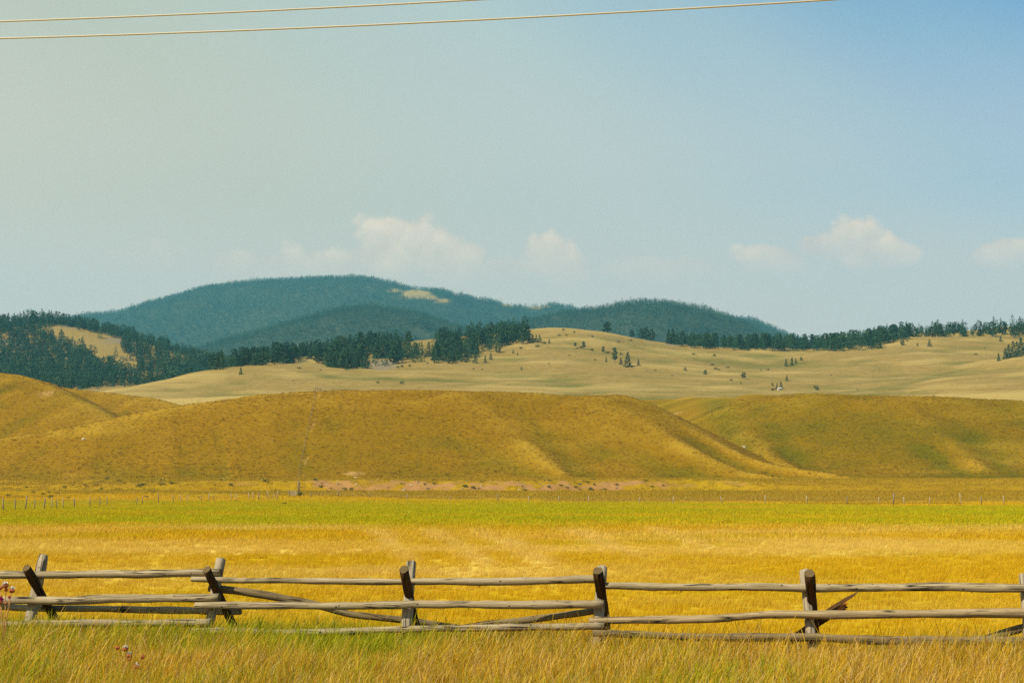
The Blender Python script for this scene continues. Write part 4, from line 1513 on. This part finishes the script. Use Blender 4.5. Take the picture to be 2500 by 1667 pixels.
hill_tufts(hillA, -215, 150, 356, 456, 2.2, hA_green, hA_soil, 'grass tussocks over the long golden hill', None)
hill_tufts(hillB, 20, 240, 372, 505, 2.0, hB_green, hB_soil, 'grass tussocks over the golden green hill on the right', None)
hill_tufts(hillC, -275, -70, 440, 585, 1.5, lambda X, Y: np.clip(0.4 * fbm(X / 50, Y / 30, 117, 3), 0, 1), zero, 'grass tussocks over the hill shoulders at the left edge', None)

# ------------------------------------------------------------------ jackleg rail fence
FD0, FSL = 22.0, 0.216
FN = Vector((FSL, 1, 0)).normalized()          # level direction square to the fence, away from the camera


def fpt(px, py, off):
    """point on the sight line (px,py) in the upright plane parallel to the fence, off metres nearer the camera"""
    d = ray(px, py)
    c = Vector((0, FD0, 0)) - FN * off
    t = c.dot(FN) / d.dot(FN)
    return Vector((0, 0, CAMZ)) + d * t


def smooth_path(pts, n):
    P = np.array([tuple(p) for p in pts])
    s = np.concatenate([[0], np.cumsum(np.linalg.norm(np.diff(P, axis=0), axis=1))])
    u = np.linspace(0, s[-1], n)
    Q = np.stack([np.interp(u, s, P[:, k]) for k in range(3)], 1)
    for _ in range(3):
        Q[1:-1] = .25 * Q[:-2] + .5 * Q[1:-1] + .25 * Q[2:]
    w = np.sin(np.linspace(0, 1, n) * math.pi) ** .5
    sd = abs(int(P[0, 0] * 997 + P[0, 2] * 313)) % 1000
    Q[:, 2] += w * .022 * fbm(u / .8, u * 0 + sd, sd, 2)
    Q[:, 1] += w * .022 * fbm(u / .8, u * 0 + sd, sd + 5, 2)
    return Q


def log(name, pts, r0, r1, mat, parent, seed=0, n=None, sides=14, square=0.0, stubs=0, label=None):
    L = (Vector(pts[-1]) - Vector(pts[0])).length
    n = n or max(8, int(L * 7))
    Q = smooth_path(pts, n)
    org = Vector(Q[0])
    ax = (Vector(Q[-1]) - org).normalized()
    zz = Vector((0, 0, 1)) if abs(ax.z) < .8 else FN
    yv = zz.cross(ax).normalized()
    zv = ax.cross(yv).normalized()
    M = Matrix((ax, yv, zv)).transposed()
    Mi = M.inverted()
    rr = random.Random(seed)
    V, F, MI = [], [], []
    ph = [rr.uniform(0, 6.28) for _ in range(6)]
    for i in range(n):
        c = Mi @ (Vector(Q[i]) - org)
        t = i / (n - 1)
        rad = r0 + (r1 - r0) * t
        rad *= 1 + .06 * math.sin(t * L * 2.7 + ph[0]) + .05 * math.sin(t * L * 7.7 + ph[1]) + .03 * math.sin(t * L * 17 + ph[4])
        if i in (0, n - 1):
            rad *= .95
        for s in range(sides):
            a = 2 * math.pi * s / sides + .2
            ca, sa = math.cos(a), math.sin(a)
            k = 1.0
            if square:
                sq = 1 / max(abs(ca), abs(sa))
                k = 1 + (min(sq, 1.22) - 1) * square
            k *= 1 + .05 * math.sin(2 * a + ph[2] + t * 3) + .03 * math.sin(5 * a + ph[3] + t * L * 1.7) + rr.uniform(-.018, .018)
            V.append((c.x + (rr.uniform(-.008, .008) if i in (0, n - 1) else 0), c.y + rad * k * ca, c.z + rad * k * sa))
    for i in range(n - 1):
        for s in range(sides):
            a, b = i * sides + s, i * sides + (s + 1) % sides
            F.append((a, b, b + sides, a + sides))
            MI.append(0)
    F.append(tuple(reversed(range(sides))))
    F.append(tuple(range((n - 1) * sides, n * sides)))
    MI += [1, 1]
    for k in range(stubs):                       # broken twig stubs on the underside
        i = rr.randrange(2, n - 2)
        c = Mi @ (Vector(Q[i]) - org)
        l = rr.uniform(.02, .055)
        b = len(V)
        w = rr.uniform(.006, .012)
        sd = rr.choice((-1, -1, -1, 1))
        z0 = c.z + sd * (r0 * .88)
        V += [(c.x - w, c.y - w, z0), (c.x + w, c.y - w, z0), (c.x, c.y + w, z0), (c.x + rr.uniform(-.04, .04), c.y - .01, z0 + sd * l)]
        F += [(b, b + 1, b + 3), (b + 1, b + 2, b + 3), (b + 2, b, b + 3)]
        MI += [0, 0, 0]
    o = mesh_obj(name, V, F, [mat, M_end], parent, True, MI)
    for p in o.data.polygons:
        if p.material_index == 1:
            p.use_smooth = False
    o.matrix_basis = Matrix.Translation(org - parent.location) @ M.to_4x4() if parent else Matrix.Translation(org) @ M.to_4x4()
    if label:
        o['label'] = label
    return o


C1 = lambda x, y: (x * .35714, 1300 + y * .35714)
C2 = lambda x, y: (830 + x * .35714, 1300 + y * .35714)
C3 = lambda x, y: (1660 + x * .35714, 1300 + y * .35714)
PXM = 158.0                                       # photo pixels per metre at the fence
fence = empty('jackleg_fence', (0, FD0, 0), 'weathered grey log fence of crossed legs and rails across the foreground', 'fence')


def leg_down(p, q, z=-0.12):
    """carry the line p->q on into the ground"""
    t = (z - p.z) / (q.z - p.z)
    return p + (q - p) * t


def jack(cv, t1, b1, t2, b2, seed, sq=.8, r1=.072, r2=.072):
    T1, B1 = fpt(*cv(*t1), .42), fpt(*cv(*b1), -.45)
    T2, B2 = fpt(*cv(*t2), -.26), fpt(*cv(*b2), .20)
    log('leg', [T1, (T1 + leg_down(T1, B1)) / 2, leg_down(T1, B1)], r1, r1 * .95, M_darkleg, fence, seed, 14, 16, 0.0, 0, 'dark brown round leg leaning towards the viewer')
    log('leg', [T2, (T2 + leg_down(T2, B2)) / 2, leg_down(T2, B2)], r2, r2, M_leg, fence, seed + 1, 14, 16, sq, 0, 'pale squared leg leaning away from the viewer')


jack(C1, (180, 240), (385, 600), (297, 155), (205, 610), 1)
jack(C1, (1412, 250), (1595, 640), (1510, 180), (1432, 640), 11)
jack(C2, (437, 250), (515, 628), (487, 200), (455, 640), 21, .6)
jack(C2, (1762, 258), (1822, 650), (1790, 238), (1768, 590), 31, .5)
jack(C3, (885, 275), (924, 680), (850, 258), (896, 690), 41, .2)
jack(C3, (2395, 300), (2400, 700), (2350, 290), (2385, 700), 51, .2)
jack(C1, (-1120, 225), (-800, 590), (-960, 130), (-1060, 600), 61)
jack(C3, (3850, 330), (3800, 720), (3770, 320), (3830, 720), 71, .4)

TH_ = .35714 / PXM / 2                            # crop pixels of thickness -> radius in metres


def rail(name, cv_pts, th0, th1, off, mat, seed, stubs=4, off2=None, label=None):
    n = len(cv_pts)
    P = []
    for i, (cv, x, y) in enumerate(cv_pts):
        o = off if off2 is None else off + (off2 - off) * i / (n - 1)
        P.append(fpt(*cv(x, y), o))
    return log(name, P, th0 * TH_, th1 * TH_, mat, fence, seed, None, 14, 0, stubs, label)


rail('rail', [(C1, -1400, 300), (C1, -600, 296), (C1, 0, 290), (C1, 500, 284), (C1, 1000, 278), (C1, 1510, 271)], 54, 60, .02, M_rail, 101, 7)
rail('rail', [(C1, 1310, 316), (C1, 1700, 328), (C1, 2352, 333), (C2, 500, 336), (C2, 1000, 331), (C2, 1810, 317)], 40, 54, .06, M_rail, 102, 8)
rail('rail', [(C2, 1800, 362), (C2, 2352, 372), (C3, 400, 376), (C3, 860, 377), (C3, 1700, 372), (C3, 2600, 378), (C3, 3900, 400)], 44, 60, .02, M_rail, 103, 6)
rail('rail', [(C1, -1300, 470), (C1, -500, 468), (C1, 0, 465), (C1, 500, 462), (C1, 800, 455), (C1, 1500, 443)], 56, 62, .24, M_rail, 104, 7)
rail('rail', [(C1, 1335, 497), (C1, 1900, 499), (C1, 2352, 497), (C2, 600, 494), (C2, 1000, 490), (C2, 1120, 494), (C2, 1300, 488), (C2, 1805, 487)], 46, 58, .28, M_rail, 105, 7)
rail('rail', [(C2, 1705, 600), (C2, 2100, 597), (C2, 2352, 592), (C3, 250, 588), (C3, 500, 566), (C3, 720, 552), (C3, 900, 558), (C3, 1200, 566), (C3, 1500, 550), (C3, 1750, 542), (C3, 2352, 548), (C3, 3900, 590)], 48, 66, .26, M_twist, 106, 9,
     None, 'thick wavy rail with spiral grain')
rail('rail', [(C1, -1200, 640), (C1, 20, 628), (C1, 800, 622), (C1, 1445, 615)], 48, 58, .40, M_rail, 107, 4)
rail('rail', [(C1, 1300, 668), (C1, 2000, 678), (C2, 0, 676), (C2, 500, 660), (C2, 1000, 650), (C2, 1810, 638)], 44, 50, .40, M_rail, 108, 4)
rail('rail', [(C2, 1730, 682), (C2, 2352, 706), (C3, 400, 711), (C3, 860, 715), (C3, 1500, 730), (C3, 2352, 735), (C3, 3900, 750)], 46, 64, .40, M_brace, 109, 4)
rail('brace', [(C1, -900, 470), (C1, 0, 505), (C1, 400, 515), (C1, 800, 520), (C1, 1300, 533), (C1, 1645, 538)], 40, 56, -.30, M_rail, 110, 3, -.36)
rail('brace', [(C1, 1430, 375), (C1, 1600, 395), (C1, 1900, 440), (C1, 2200, 490), (C2, 0, 548), (C2, 410, 596), (C2, 800, 645)], 56, 46, -.06, M_brace, 111, 3, -.62)
rail('brace', [(C2, 800, 655), (C2, 1000, 628), (C2, 1300, 600), (C2, 1500, 570), (C2, 1740, 533)], 46, 44, -.62, M_brace, 112, 3, -.24)
rail('brace', [(C3, 1760, 850), (C3, 1930, 790), (C3, 2080, 725), (C3, 2352, 645), (C3, 2700, 560)], 40, 62, -.45, M_brace, 113, 3, -.25, 'leaning brace at the right edge of the frame')
br = rail('brace', [(C3, 690, 795), (C3, 850, 668), (C3, 960, 600), (C3, 1040, 548)], 46, 62, -.44, M_brokenwood, 114, 2, -.24, 'snapped brace with a rotten orange core')


def splinter(name, pts, w0, mat, parent, seed):
    rr = random.Random(seed)
    V, F = [], []
    n = len(pts)
    for i, p in enumerate(pts):
        t = i / (n - 1)
        w = w0 * (1 - t) ** .8 + .002
        for s in range(5):
            a = s * 1.2566 + i * .3
            V.append(tuple(Vector(p) + Vector((math.cos(a) * w * .5, math.sin(a) * w * .9, math.sin(a + .7) * w)) * rr.uniform(.7, 1.3)))
    for i in range(n - 1):
        for s in range(5):
            a, b = i * 5 + s, i * 5 + (s + 1) % 5
            F.append((a, b, b + 5, a + 5))
    F.append((4, 3, 2, 1, 0))
    F.append(tuple(range((n - 1) * 5, n * 5)))
    inv = parent.matrix_basis.inverted() @ Matrix.Translation(-fence.location)
    V = [tuple(inv @ Vector(v)) for v in V]
    return mesh_obj(name, V, F, [mat], parent)


def c3p(x, y, o):
    return fpt(*C3(x, y), o)


splinter('splinter', [c3p(1000, 560, -.25), c3p(1060, 510, -.24), c3p(1130, 460, -.22), c3p(1180, 430, -.2), c3p(1224, 400, -.18)], .06, M_brokenwood, br, 1)
splinter('splinter', [c3p(1030, 555, -.24), c3p(1080, 520, -.22), c3p(1120, 505, -.2), c3p(1145, 478, -.2)], .06, M_rot, br, 2)
splinter('splinter', [c3p(1060, 545, -.2), c3p(1100, 528, -.2), c3p(1145, 520, -.18)], .055, M_rot, br, 3)
splinter('splinter', [c3p(1090, 500, -.22), c3p(1120, 485, -.2), c3p(1145, 470, -.2)], .035, M_rot, br, 4)
splinter('splinter', [c3p(1110, 530, -.22), c3p(1130, 505, -.2), c3p(1150, 512, -.19)], .028, M_brokenwood, br, 5)

# ------------------------------------------------------------------ far wire fences and the wooden gate
def tube(name, P, r, mat, parent, sides=5, base=None):
    V, F = [], []
    base = base or Vector((0, 0, 0))
    n = len(P)
    for i, p in enumerate(P):
        d = (Vector(P[min(i + 1, n - 1)]) - Vector(P[max(i - 1, 0)])).normalized()
        u = d.cross(Vector((0, 0, 1)))
        u = u.normalized() if u.length > 1e-4 else Vector((1, 0, 0))
        v = u.cross(d).normalized()
        for s in range(sides):
            a = 2 * math.pi * s / sides
            V.append(tuple(Vector(p) - base + (u * math.cos(a) + v * math.sin(a)) * r))
    for i in range(n - 1):
        for s in range(sides):
            a, b = i * sides + s, i * sides + (s + 1) % sides
            F.append((a, b, b + sides, a + sides))
    F += [tuple(reversed(range(sides))), tuple(range((n - 1) * sides, n * sides))]
    return mesh_obj(name, V, F, [mat], parent, True)


r3 = random.Random(3)


def wire_fence(spots, label, zf, wires=3):
    """spots: (photo x, photo y of the foot, height m, radius, pale?)"""
    feet = []
    for px, d, h, rad, pale in spots:
        x = (px - W0 / 2) / FPX * d * (math.cos(PITCH) + math.sin(PITCH) * 0)
        # lateral position for that bearing and distance on the ground
        dd = ray(px, HOR)
        x = dd.x / dd.y * d
        feet.append((Vector((x, d, float(zf(np.array([x]), np.array([d]))[0]))), h, rad, pale))
    root = empty('wire_fence', feet[0][0], label, 'fence')
    b = feet[0][0]
    tops = []
    for p, h, rad, pale in feet:
        lean = Vector((r3.gauss(0, .06), r3.gauss(0, .05), 0)) * h
        tube('post', [p - Vector((0, 0, .2)), p + lean * .5 + Vector((0, 0, h * .5)), p + lean + Vector((0, 0, h))], rad, M_palepost if pale else M_oldpost, root, 7, b)
        tops.append((p, lean, h))
    for k in range(wires):
        f = .45 + .22 * k
        P = [p + l * f + Vector((0, 0, min(h, 1.35) * f)) for p, l, h in tops]
        tube('wire', P, .006, M_wire, root, 3, b)
    return root


def fd(px):           # distance of the far field fence by its bearing in the photo
    return float(np.interp(px, [-200, 0, 120, 230, 430, 600, 730, 830, 905, 1100, 1300, 1650, 2180, 2500, 2700], [130, 148, 165, 182, 228, 262, 285, 283, 276, 250, 228, 210, 202, 200, 199]))


left = [(-60, 1.4, .06, 0), (10, 1.35, .06, 0), (39, 1.3, .055, 0), (63, 1.6, .06, 0), (86, 1.3, .05, 0), (109, 1.35, .07, 0), (128, 1.4, .05, 1), (140, 1.2, .05, 0), (157, 1.4, .05, 1), (184, 1.3, .06, 0), (221, 1.4, .05, 0),
        (245, 1.2, .05, 0), (262, 1.3, .05, 0), (335, 1.1, .05, 0), (349, 1.2, .05, 0), (388, 1.7, .06, 0), (424, 1.4, .06, 0), (443, 1.4, .06, 1), (458, 1.3, .06, 1), (492, 1.2, .06, 0), (510, 1.6, .07, 1), (523, 1.2, .06, 0),
        (565, 1.5, .06, 1), (578, 1.4, .07, 1), (610, 1.5, .07, 1), (619, 1.6, .07, 1), (631, 1.5, .09, 0), (654, 1.7, .08, 1), (668, 1.2, .07, 1), (677, 1.6, .08, 1)]
wire_fence([(x, fd(x), h, r, p) for x, h, r, p in left], 'crooked post and wire fence along the far left edge of the field', ground_z)
right = [(760, 1.2, .06, 0), (826, 1.4, .10, 0), (903, 1.3, .06, 0), (993, 1.2, .06, 1), (1100, 1.1, .05, 0), (1216, 1.5, .08, 0), (1291, 1.1, .06, 1), (1364, 1.2, .06, 1), (1437, 1.2, .06, 1), (1561, 1.0, .05, 1), (1642, 1.2, .07, 1),
         (1763, 1.2, .06, 1), (1868, 1.3, .06, 1), (1969, 1.3, .07, 1), (2067, 1.2, .06, 0), (2145, 1.2, .05, 1), (2179, 1.75, .10, 0), (2207, 1.2, .06, 1), (2268, 1.2, .06, 1), (2345, 1.8, .06, 1), (2395, 1.3, .07, 0), (2450, 1.4, .06, 1), (2530, 1.3, .06, 0), (2620, 1.3, .06, 1)]
wire_fence([(x, fd(x), h, r, p) for x, h, r, p in right], 'thin post and wire fence crossing behind the green strip to the right', ground_z)
# fence climbing the long hill from the gate to the stakes on its crest
up = []
for t in np.linspace(0, 1, 19):
    px = 728 + 42 * t
    p = hit(px + 4 * math.sin(t * 9), 1168 - 214 * t, hillA, 353, 470, .5)
    if p:
        up.append((px, p.y, 1.15, .06, 0))
wire_fence(up, 'thin fence line climbing straight up the long golden hill', hillA, 2)
crest = hit(772, 957, hillA, 353, 470, .5) or at(772, 957, 440)
for i, (dx, h) in enumerate(((-9, 1.0), (-5, 1.5), (-1, 1.6), (3, 1.3), (7, 1.1), (11, .8))):
    x = crest.x + dx * crest.y / FPX
    y = crest.y + 3
    o = tube('stake', [(0, 0, -.3), (.03, 0, h * .6), (.06 * (1 - i % 3), 0, h)], .11, M_oldpost, None, 6)
    o.location = (x, y, float(hillA(np.array([x]), np.array([y]))[0]))
    tag(o, 'weathered stake in the little cluster on the crest of the long hill', 'stake', 'stakes on the hill crest')

# wooden gate and its tall braced post at the foot of the hill
gp = Vector((0, fd(728) + 3, 0))
dd = ray(722, HOR)
gp.x = dd.x / dd.y * gp.y
gp.z = float(ground_z(np.array([gp.x]), np.array([gp.y]))[0])
gate = empty('field_gate', gp, 'grey board gate with a tall post where the far fence meets the hill', 'gate')


def box(name, cx, cy, cz, sx, sy, sz, mat, parent, rot=0):
    V = [(x * sx / 2, y * sy / 2, z * sz / 2) for x in (-1, 1) for y in (-1, 1) for z in (-1, 1)]
    F = [(0, 1, 3, 2), (4, 6, 7, 5), (0, 4, 5, 1), (2, 3, 7, 6), (0, 2, 6, 4), (1, 5, 7, 3)]
    import bmesh
    bm = bmesh.new()
    vs = [bm.verts.new(v) for v in V]
    for f in F:
        bm.faces.new([vs[i] for i in f])
    bmesh.ops.recalc_face_normals(bm, faces=bm.faces)
    bmesh.ops.bevel(bm, geom=list(bm.edges), offset=min(sx, sy, sz) * .12, segments=1, affect='EDGES')
    me = bpy.data.meshes.new(name)
    bm.to_mesh(me)
    bm.free()
    me.materials.append(mat)
    o = bpy.data.objects.new(name, me)
    COL.objects.link(o)
    o.parent = parent
    o.location = (cx, cy, cz)
    o.rotation_euler = (0, rot, 0)
    return o


for k in range(4):
    box('board', -.55, .06, .35 + k * .24, 1.5, .05, .15, M_palepost, gate, r3.gauss(0, .04))
tube('post', [(-1.3, 0, -.3), (-1.3, 0, 1.3)], .07, M_oldpost, gate, 8)
tube('post', [(.1, 0, -.3), (.12, 0, 1.2)], .08, M_palepost, gate, 8)
tube('gatepost', [(.3, 1.2, -.3), (.32, 1.2, 1.6), (.34, 1.2, 3.2)], .11, M_oldpost, gate, 8)
tube('gatepost', [(.62, 1.4, -.3), (.58, 1.4, 3.0)], .08, M_palepost, gate, 8)
for k in range(3):
    place_shrub(gp + Vector((.45 + k * .25, .7, -.05)), .8, 1.2 + .3 * k, 'green bush growing round the tall gate post', 'bushes round the gate post')

# ------------------------------------------------------------------ overhead cables and their poles (the poles stand outside the picture)
def cable_pt(px, py, dleft):
    d = ray(px, py)
    t = dleft / (d.y + FSL * .66 * d.x)
    return Vector((0, 0, CAMZ)) + d * t


def cable(name, pl, pr, dist, label):
    a, b = cable_pt(*pl, dist), cable_pt(*pr, dist)
    dirv = (b - a)
    dirv.z = 0
    dirv.normalize()
    slope = (b.z - a.z) / math.hypot(b.x - a.x, b.y - a.y)
    P = []
    mid = (a + b) / 2
    for s in np.linspace(-34, 34, 69):
        z = mid.z + slope * s + .0012 * (s * s - 40)
        P.append(Vector((mid.x + dirv.x * s, mid.y + dirv.y * s, z)))
    o = tube(name, P, .0165, M_cable, None, 10, P[0])
    o.location = P[0]
    tag(o, label, 'cable')
    return P[0], P[-1]


e1 = cable('overhead_cable', (0, 50), (1110, 0), 25.0, 'upper of two overhead cables crossing the sky at top left')
e2 = cable('overhead_cable', (0, 98), (2090, 0), 25.0, 'lower and longer of two overhead cables crossing the top of the sky')
for i in (0, 1):
    a, b = e1[i], e2[i]
    foot = Vector((b.x, b.y + .22, float(ground_z(np.array([b.x]), np.array([b.y]))[0])))
    pole = empty('utility_pole', foot, ('wooden pole carrying the cables, off to the left', 'wooden pole carrying the cables, off to the right')[i], 'pole')
    topz = max(a.z, b.z) - foot.z
    tube('mast', [(0, 0, -.5), (0, 0, topz * .5), (0, 0, topz + .5)], .13, M_oldpost, pole, 10)
    for q in (a, b):
        v = q - foot
        tube('insulator', [(v.x, v.y - .03, v.z - .02), (v.x, v.y + .06, v.z - .02), (0, 0, v.z - .02)], .03, M_insul, pole, 8)

# ------------------------------------------------------------------ dry thistles
def thistle(px, py, heads, label, dist):
    """heads: (photo x, photo y, radius m, kind)"""
    base = at(px, py, dist)
    base.z = float(ground_z(np.array([base.x]), np.array([base.y]))[0])
    root = empty('thistle', base, label, 'thistle')
    for hx_, hy_, rad, kind in heads:
        h = at(hx_, hy_, dist) - base
        j = Vector((h.x * .35, .01, h.z * .55))
        tube('stem', [(0, 0, -.02), tuple(j), tuple(h - Vector((0, 0, rad * .8)))], .0045, M_thstem, root, 5)
        V, F = [], []
        rr = random.Random(int(hx_))
        rings = [(-.9, .25), (-.6, .75), (-.1, 1.0), (.35, .85), (.6, .55)]
        for (zz, q) in rings:
            for s in range(10):
                a = s * .6283
                k = q * (1 + (.18 if s % 2 else -.06))
                V.append((math.cos(a) * rad * k, math.sin(a) * rad * k, zz * rad))
        for i in range(4):
            for s in range(10):
                a, b = i * 10 + s, i * 10 + (s + 1) % 10
                F.append((a, b, b + 10, a + 10))
        F.append(tuple(range(40, 50)))
        F.append(tuple(reversed(range(10))))
        hd = mesh_obj('flower_head', V, F, [M_thhead], root)
        hd.location = h
        tilt = rr.uniform(-.6, .6)
        hd.rotation_euler = (rr.uniform(-.4, .2), tilt, 0)
        if kind:
            V, F = [], []
            for k in range(46):                  # tuft of down or petals
                a, e = rr.uniform(0, 6.283), rr.uniform(.25, 1.5)
                d = Vector((math.cos(a) * math.cos(e), math.sin(a) * math.cos(e), math.sin(e)))
                sd = d.cross(Vector((rr.gauss(0, 1), rr.gauss(0, 1), rr.gauss(0, 1)))).normalized()
                c = Vector((0, 0, .35 * rad))
                b = len(V)
                V += [tuple(c - sd * rad * .06), tuple(c + sd * rad * .06), tuple(c + d * rad * 1.25 + sd * rad * .22), tuple(c + d * rad * 1.25 - sd * rad * .22)]
                F.append((b, b + 1, b + 2, b + 3))
            mesh_obj('down' if kind == 1 else 'petals', V, F, [M_thfluff if kind == 1 else M_thpink], hd)
    return root


thistle(300, 1690, [(287, 1580, .030, 0), (306, 1584, .034, 1), (315, 1600, .034, 1), (316, 1607, .032, 0), (348, 1602, .032, 0), (333, 1627, .036, 1), (317, 1664, .03, 0)],
        'dry thistle with rusty and white fluffy heads in the foreground grass', 18.6)
thistle(8, 1560, [(14, 1429, .040, 1), (15, 1438, .032, 0), (29, 1441, .040, 1), (1, 1434, .034, 0), (0, 1467, .04, 2), (23, 1456, .028, 0), (1, 1456, .028, 0), (14, 1472, .024, 0)],
        'thistle with white heads and one magenta bloom by the left edge', 21.0)

# ------------------------------------------------------------------ little shed, low red trailer and the animal
sp = hit(1903, 953, hillD, 640, 1200) or at(1903, 953, 780)
shed = empty('shed', sp, 'tiny pale shed in front of the pair of pines in the valley', 'shed', None, .2)
bw, bd, bh = 2.0, 1.6, 1.15
for nm, a in (('wall', (0, -bd / 2, bh / 2, bw, .08, bh)), ('wall', (0, bd / 2, bh / 2, bw, .08, bh)), ('wall', (-bw / 2 + .04, 0, bh / 2, .08, bd - .18, bh)), ('wall', (bw / 2 - .04, 0, bh / 2, .08, bd - .18, bh))):
    box(nm, *a, M_shed, shed)
for s in (-1, 1):
    V = [(-1.12, 0, bh + .42), (1.12, 0, bh + .42), (1.12, s * .95, bh - .02), (-1.12, s * .95, bh - .02)]
    V += [(v[0], v[1], v[2] - .05) for v in V]
    mesh_obj('roof', V, [(0, 1, 2, 3), (7, 6, 5, 4), (0, 4, 5, 1), (1, 5, 6, 2), (2, 6, 7, 3), (3, 7, 4, 0)], [M_shedroof], shed)
box('door', .35, -bd / 2 - .06, .48, .6, .04, .95, M_oldpost, shed)
tp = hit(1888, 953, hillD, 640, 1200) or at(1888, 953, 780)
tr = empty('farm_trailer', tp, 'low dull red trailer left of the tiny pale shed', 'trailer', None, .1)
box('bed', 0, 0, .62, 2.4, 1.3, .18, M_red, tr)
for s in (-1, 1):
    box('side_board', 0, s * .68, .84, 2.4, .06, .3, M_red, tr)
    tube('wheel', [(-.5, s * .80, .32), (-.5, s * .98, .32)], .32, M_tyre, tr, 12)
tube('drawbar', [(-1.2, 0, .58), (-2.0, 0, .35)], .05, M_red, tr, 6)
box('load', .5, 0, .95, .6, .6, .4, M_palepost, tr)

an = hit(1818, 1113, hillB, 372, 500, .5) or at(1818, 1113, 415)
zA = float(hillA(np.array([an.x]), np.array([an.y]))[0])
an.z = max(an.z, zA)
beast = empty('antelope', an, 'small pale animal standing in the gully between the two front hills', 'animal', None, 2.2)
jn = [(0, 0, .78, .17), (.38, 0, .80, .19), (.62, 0, .92, .11), (.74, 0, 1.12, .075), (.80, 0, 1.22, .07), (.98, 0, 1.14, .035), (-.34, 0, .78, .17), (-.50, 0, .80, .06)]
ed = [(0, 1), (1, 2), (2, 3), (3, 4), (4, 5), (0, 6), (6, 7)]
for sx, sgn, root in ((.40, 1, 1), (.40, -1, 1), (-.34, 1, 6), (-.34, -1, 6)):
    b = len(jn)
    back = -.10 if sx < 0 else .01
    jn += [(sx, sgn * .11, .58, .085), (sx + back, sgn * .10, .34, .04), (sx + back * .6, sgn * .10, .04, .03)]
    ed += [(root, b), (b, b + 1), (b + 1, b + 2)]
me = bpy.data.meshes.new('body')
me.from_pydata([j[:3] for j in jn], ed, [])
bo = bpy.data.objects.new('body', me)
COL.objects.link(bo)
bo.parent = beast
me.materials.append(M_whitehide)
sk = bo.modifiers.new('skin', 'SKIN')
for i, j in enumerate(jn):
    me.skin_vertices[0].data[i].radius = (j[3], j[3])
me.skin_vertices[0].data[0].use_root = True
bo.modifiers.new('sub', 'SUBSURF').levels = 1
bo.modifiers['sub'].render_levels = 1
for s in (-1, 1):
    tube('ear', [(.76, s * .05, 1.25), (.74, s * .13, 1.34)], .025, M_hide, beast, 5)

# ------------------------------------------------------------------ haze
hm = bpy.data.materials.new('thin_smoke_haze')
hm.use_nodes = True
hn, hl = hm.node_tree.nodes, hm.node_tree.links
hn.clear()
ho = hn.new('ShaderNodeOutputMaterial')
pv = hn.new('ShaderNodeVolumePrincipled')
pv.inputs['Color'].default_value = (0.21, 0.68, 0.82, 1)
pv.inputs['Density'].default_value = 0.000095
pv.inputs['Anisotropy'].default_value = 0.1
hl.new(pv.outputs[0], ho.inputs['Volume'])
V = [(x, y, z) for x in (-4600, 4600) for y in (-500, 6200) for z in (-2.0, 900.0)]
hb = mesh_obj('haze', V, [(0, 1, 3, 2), (4, 6, 7, 5), (0, 4, 5, 1), (2, 3, 7, 6), (0, 2, 6, 4), (1, 5, 7, 3)], [hm])
tag(hb, 'thin bluish smoke haze that veils the far mountains', 'haze', None, 'stuff')
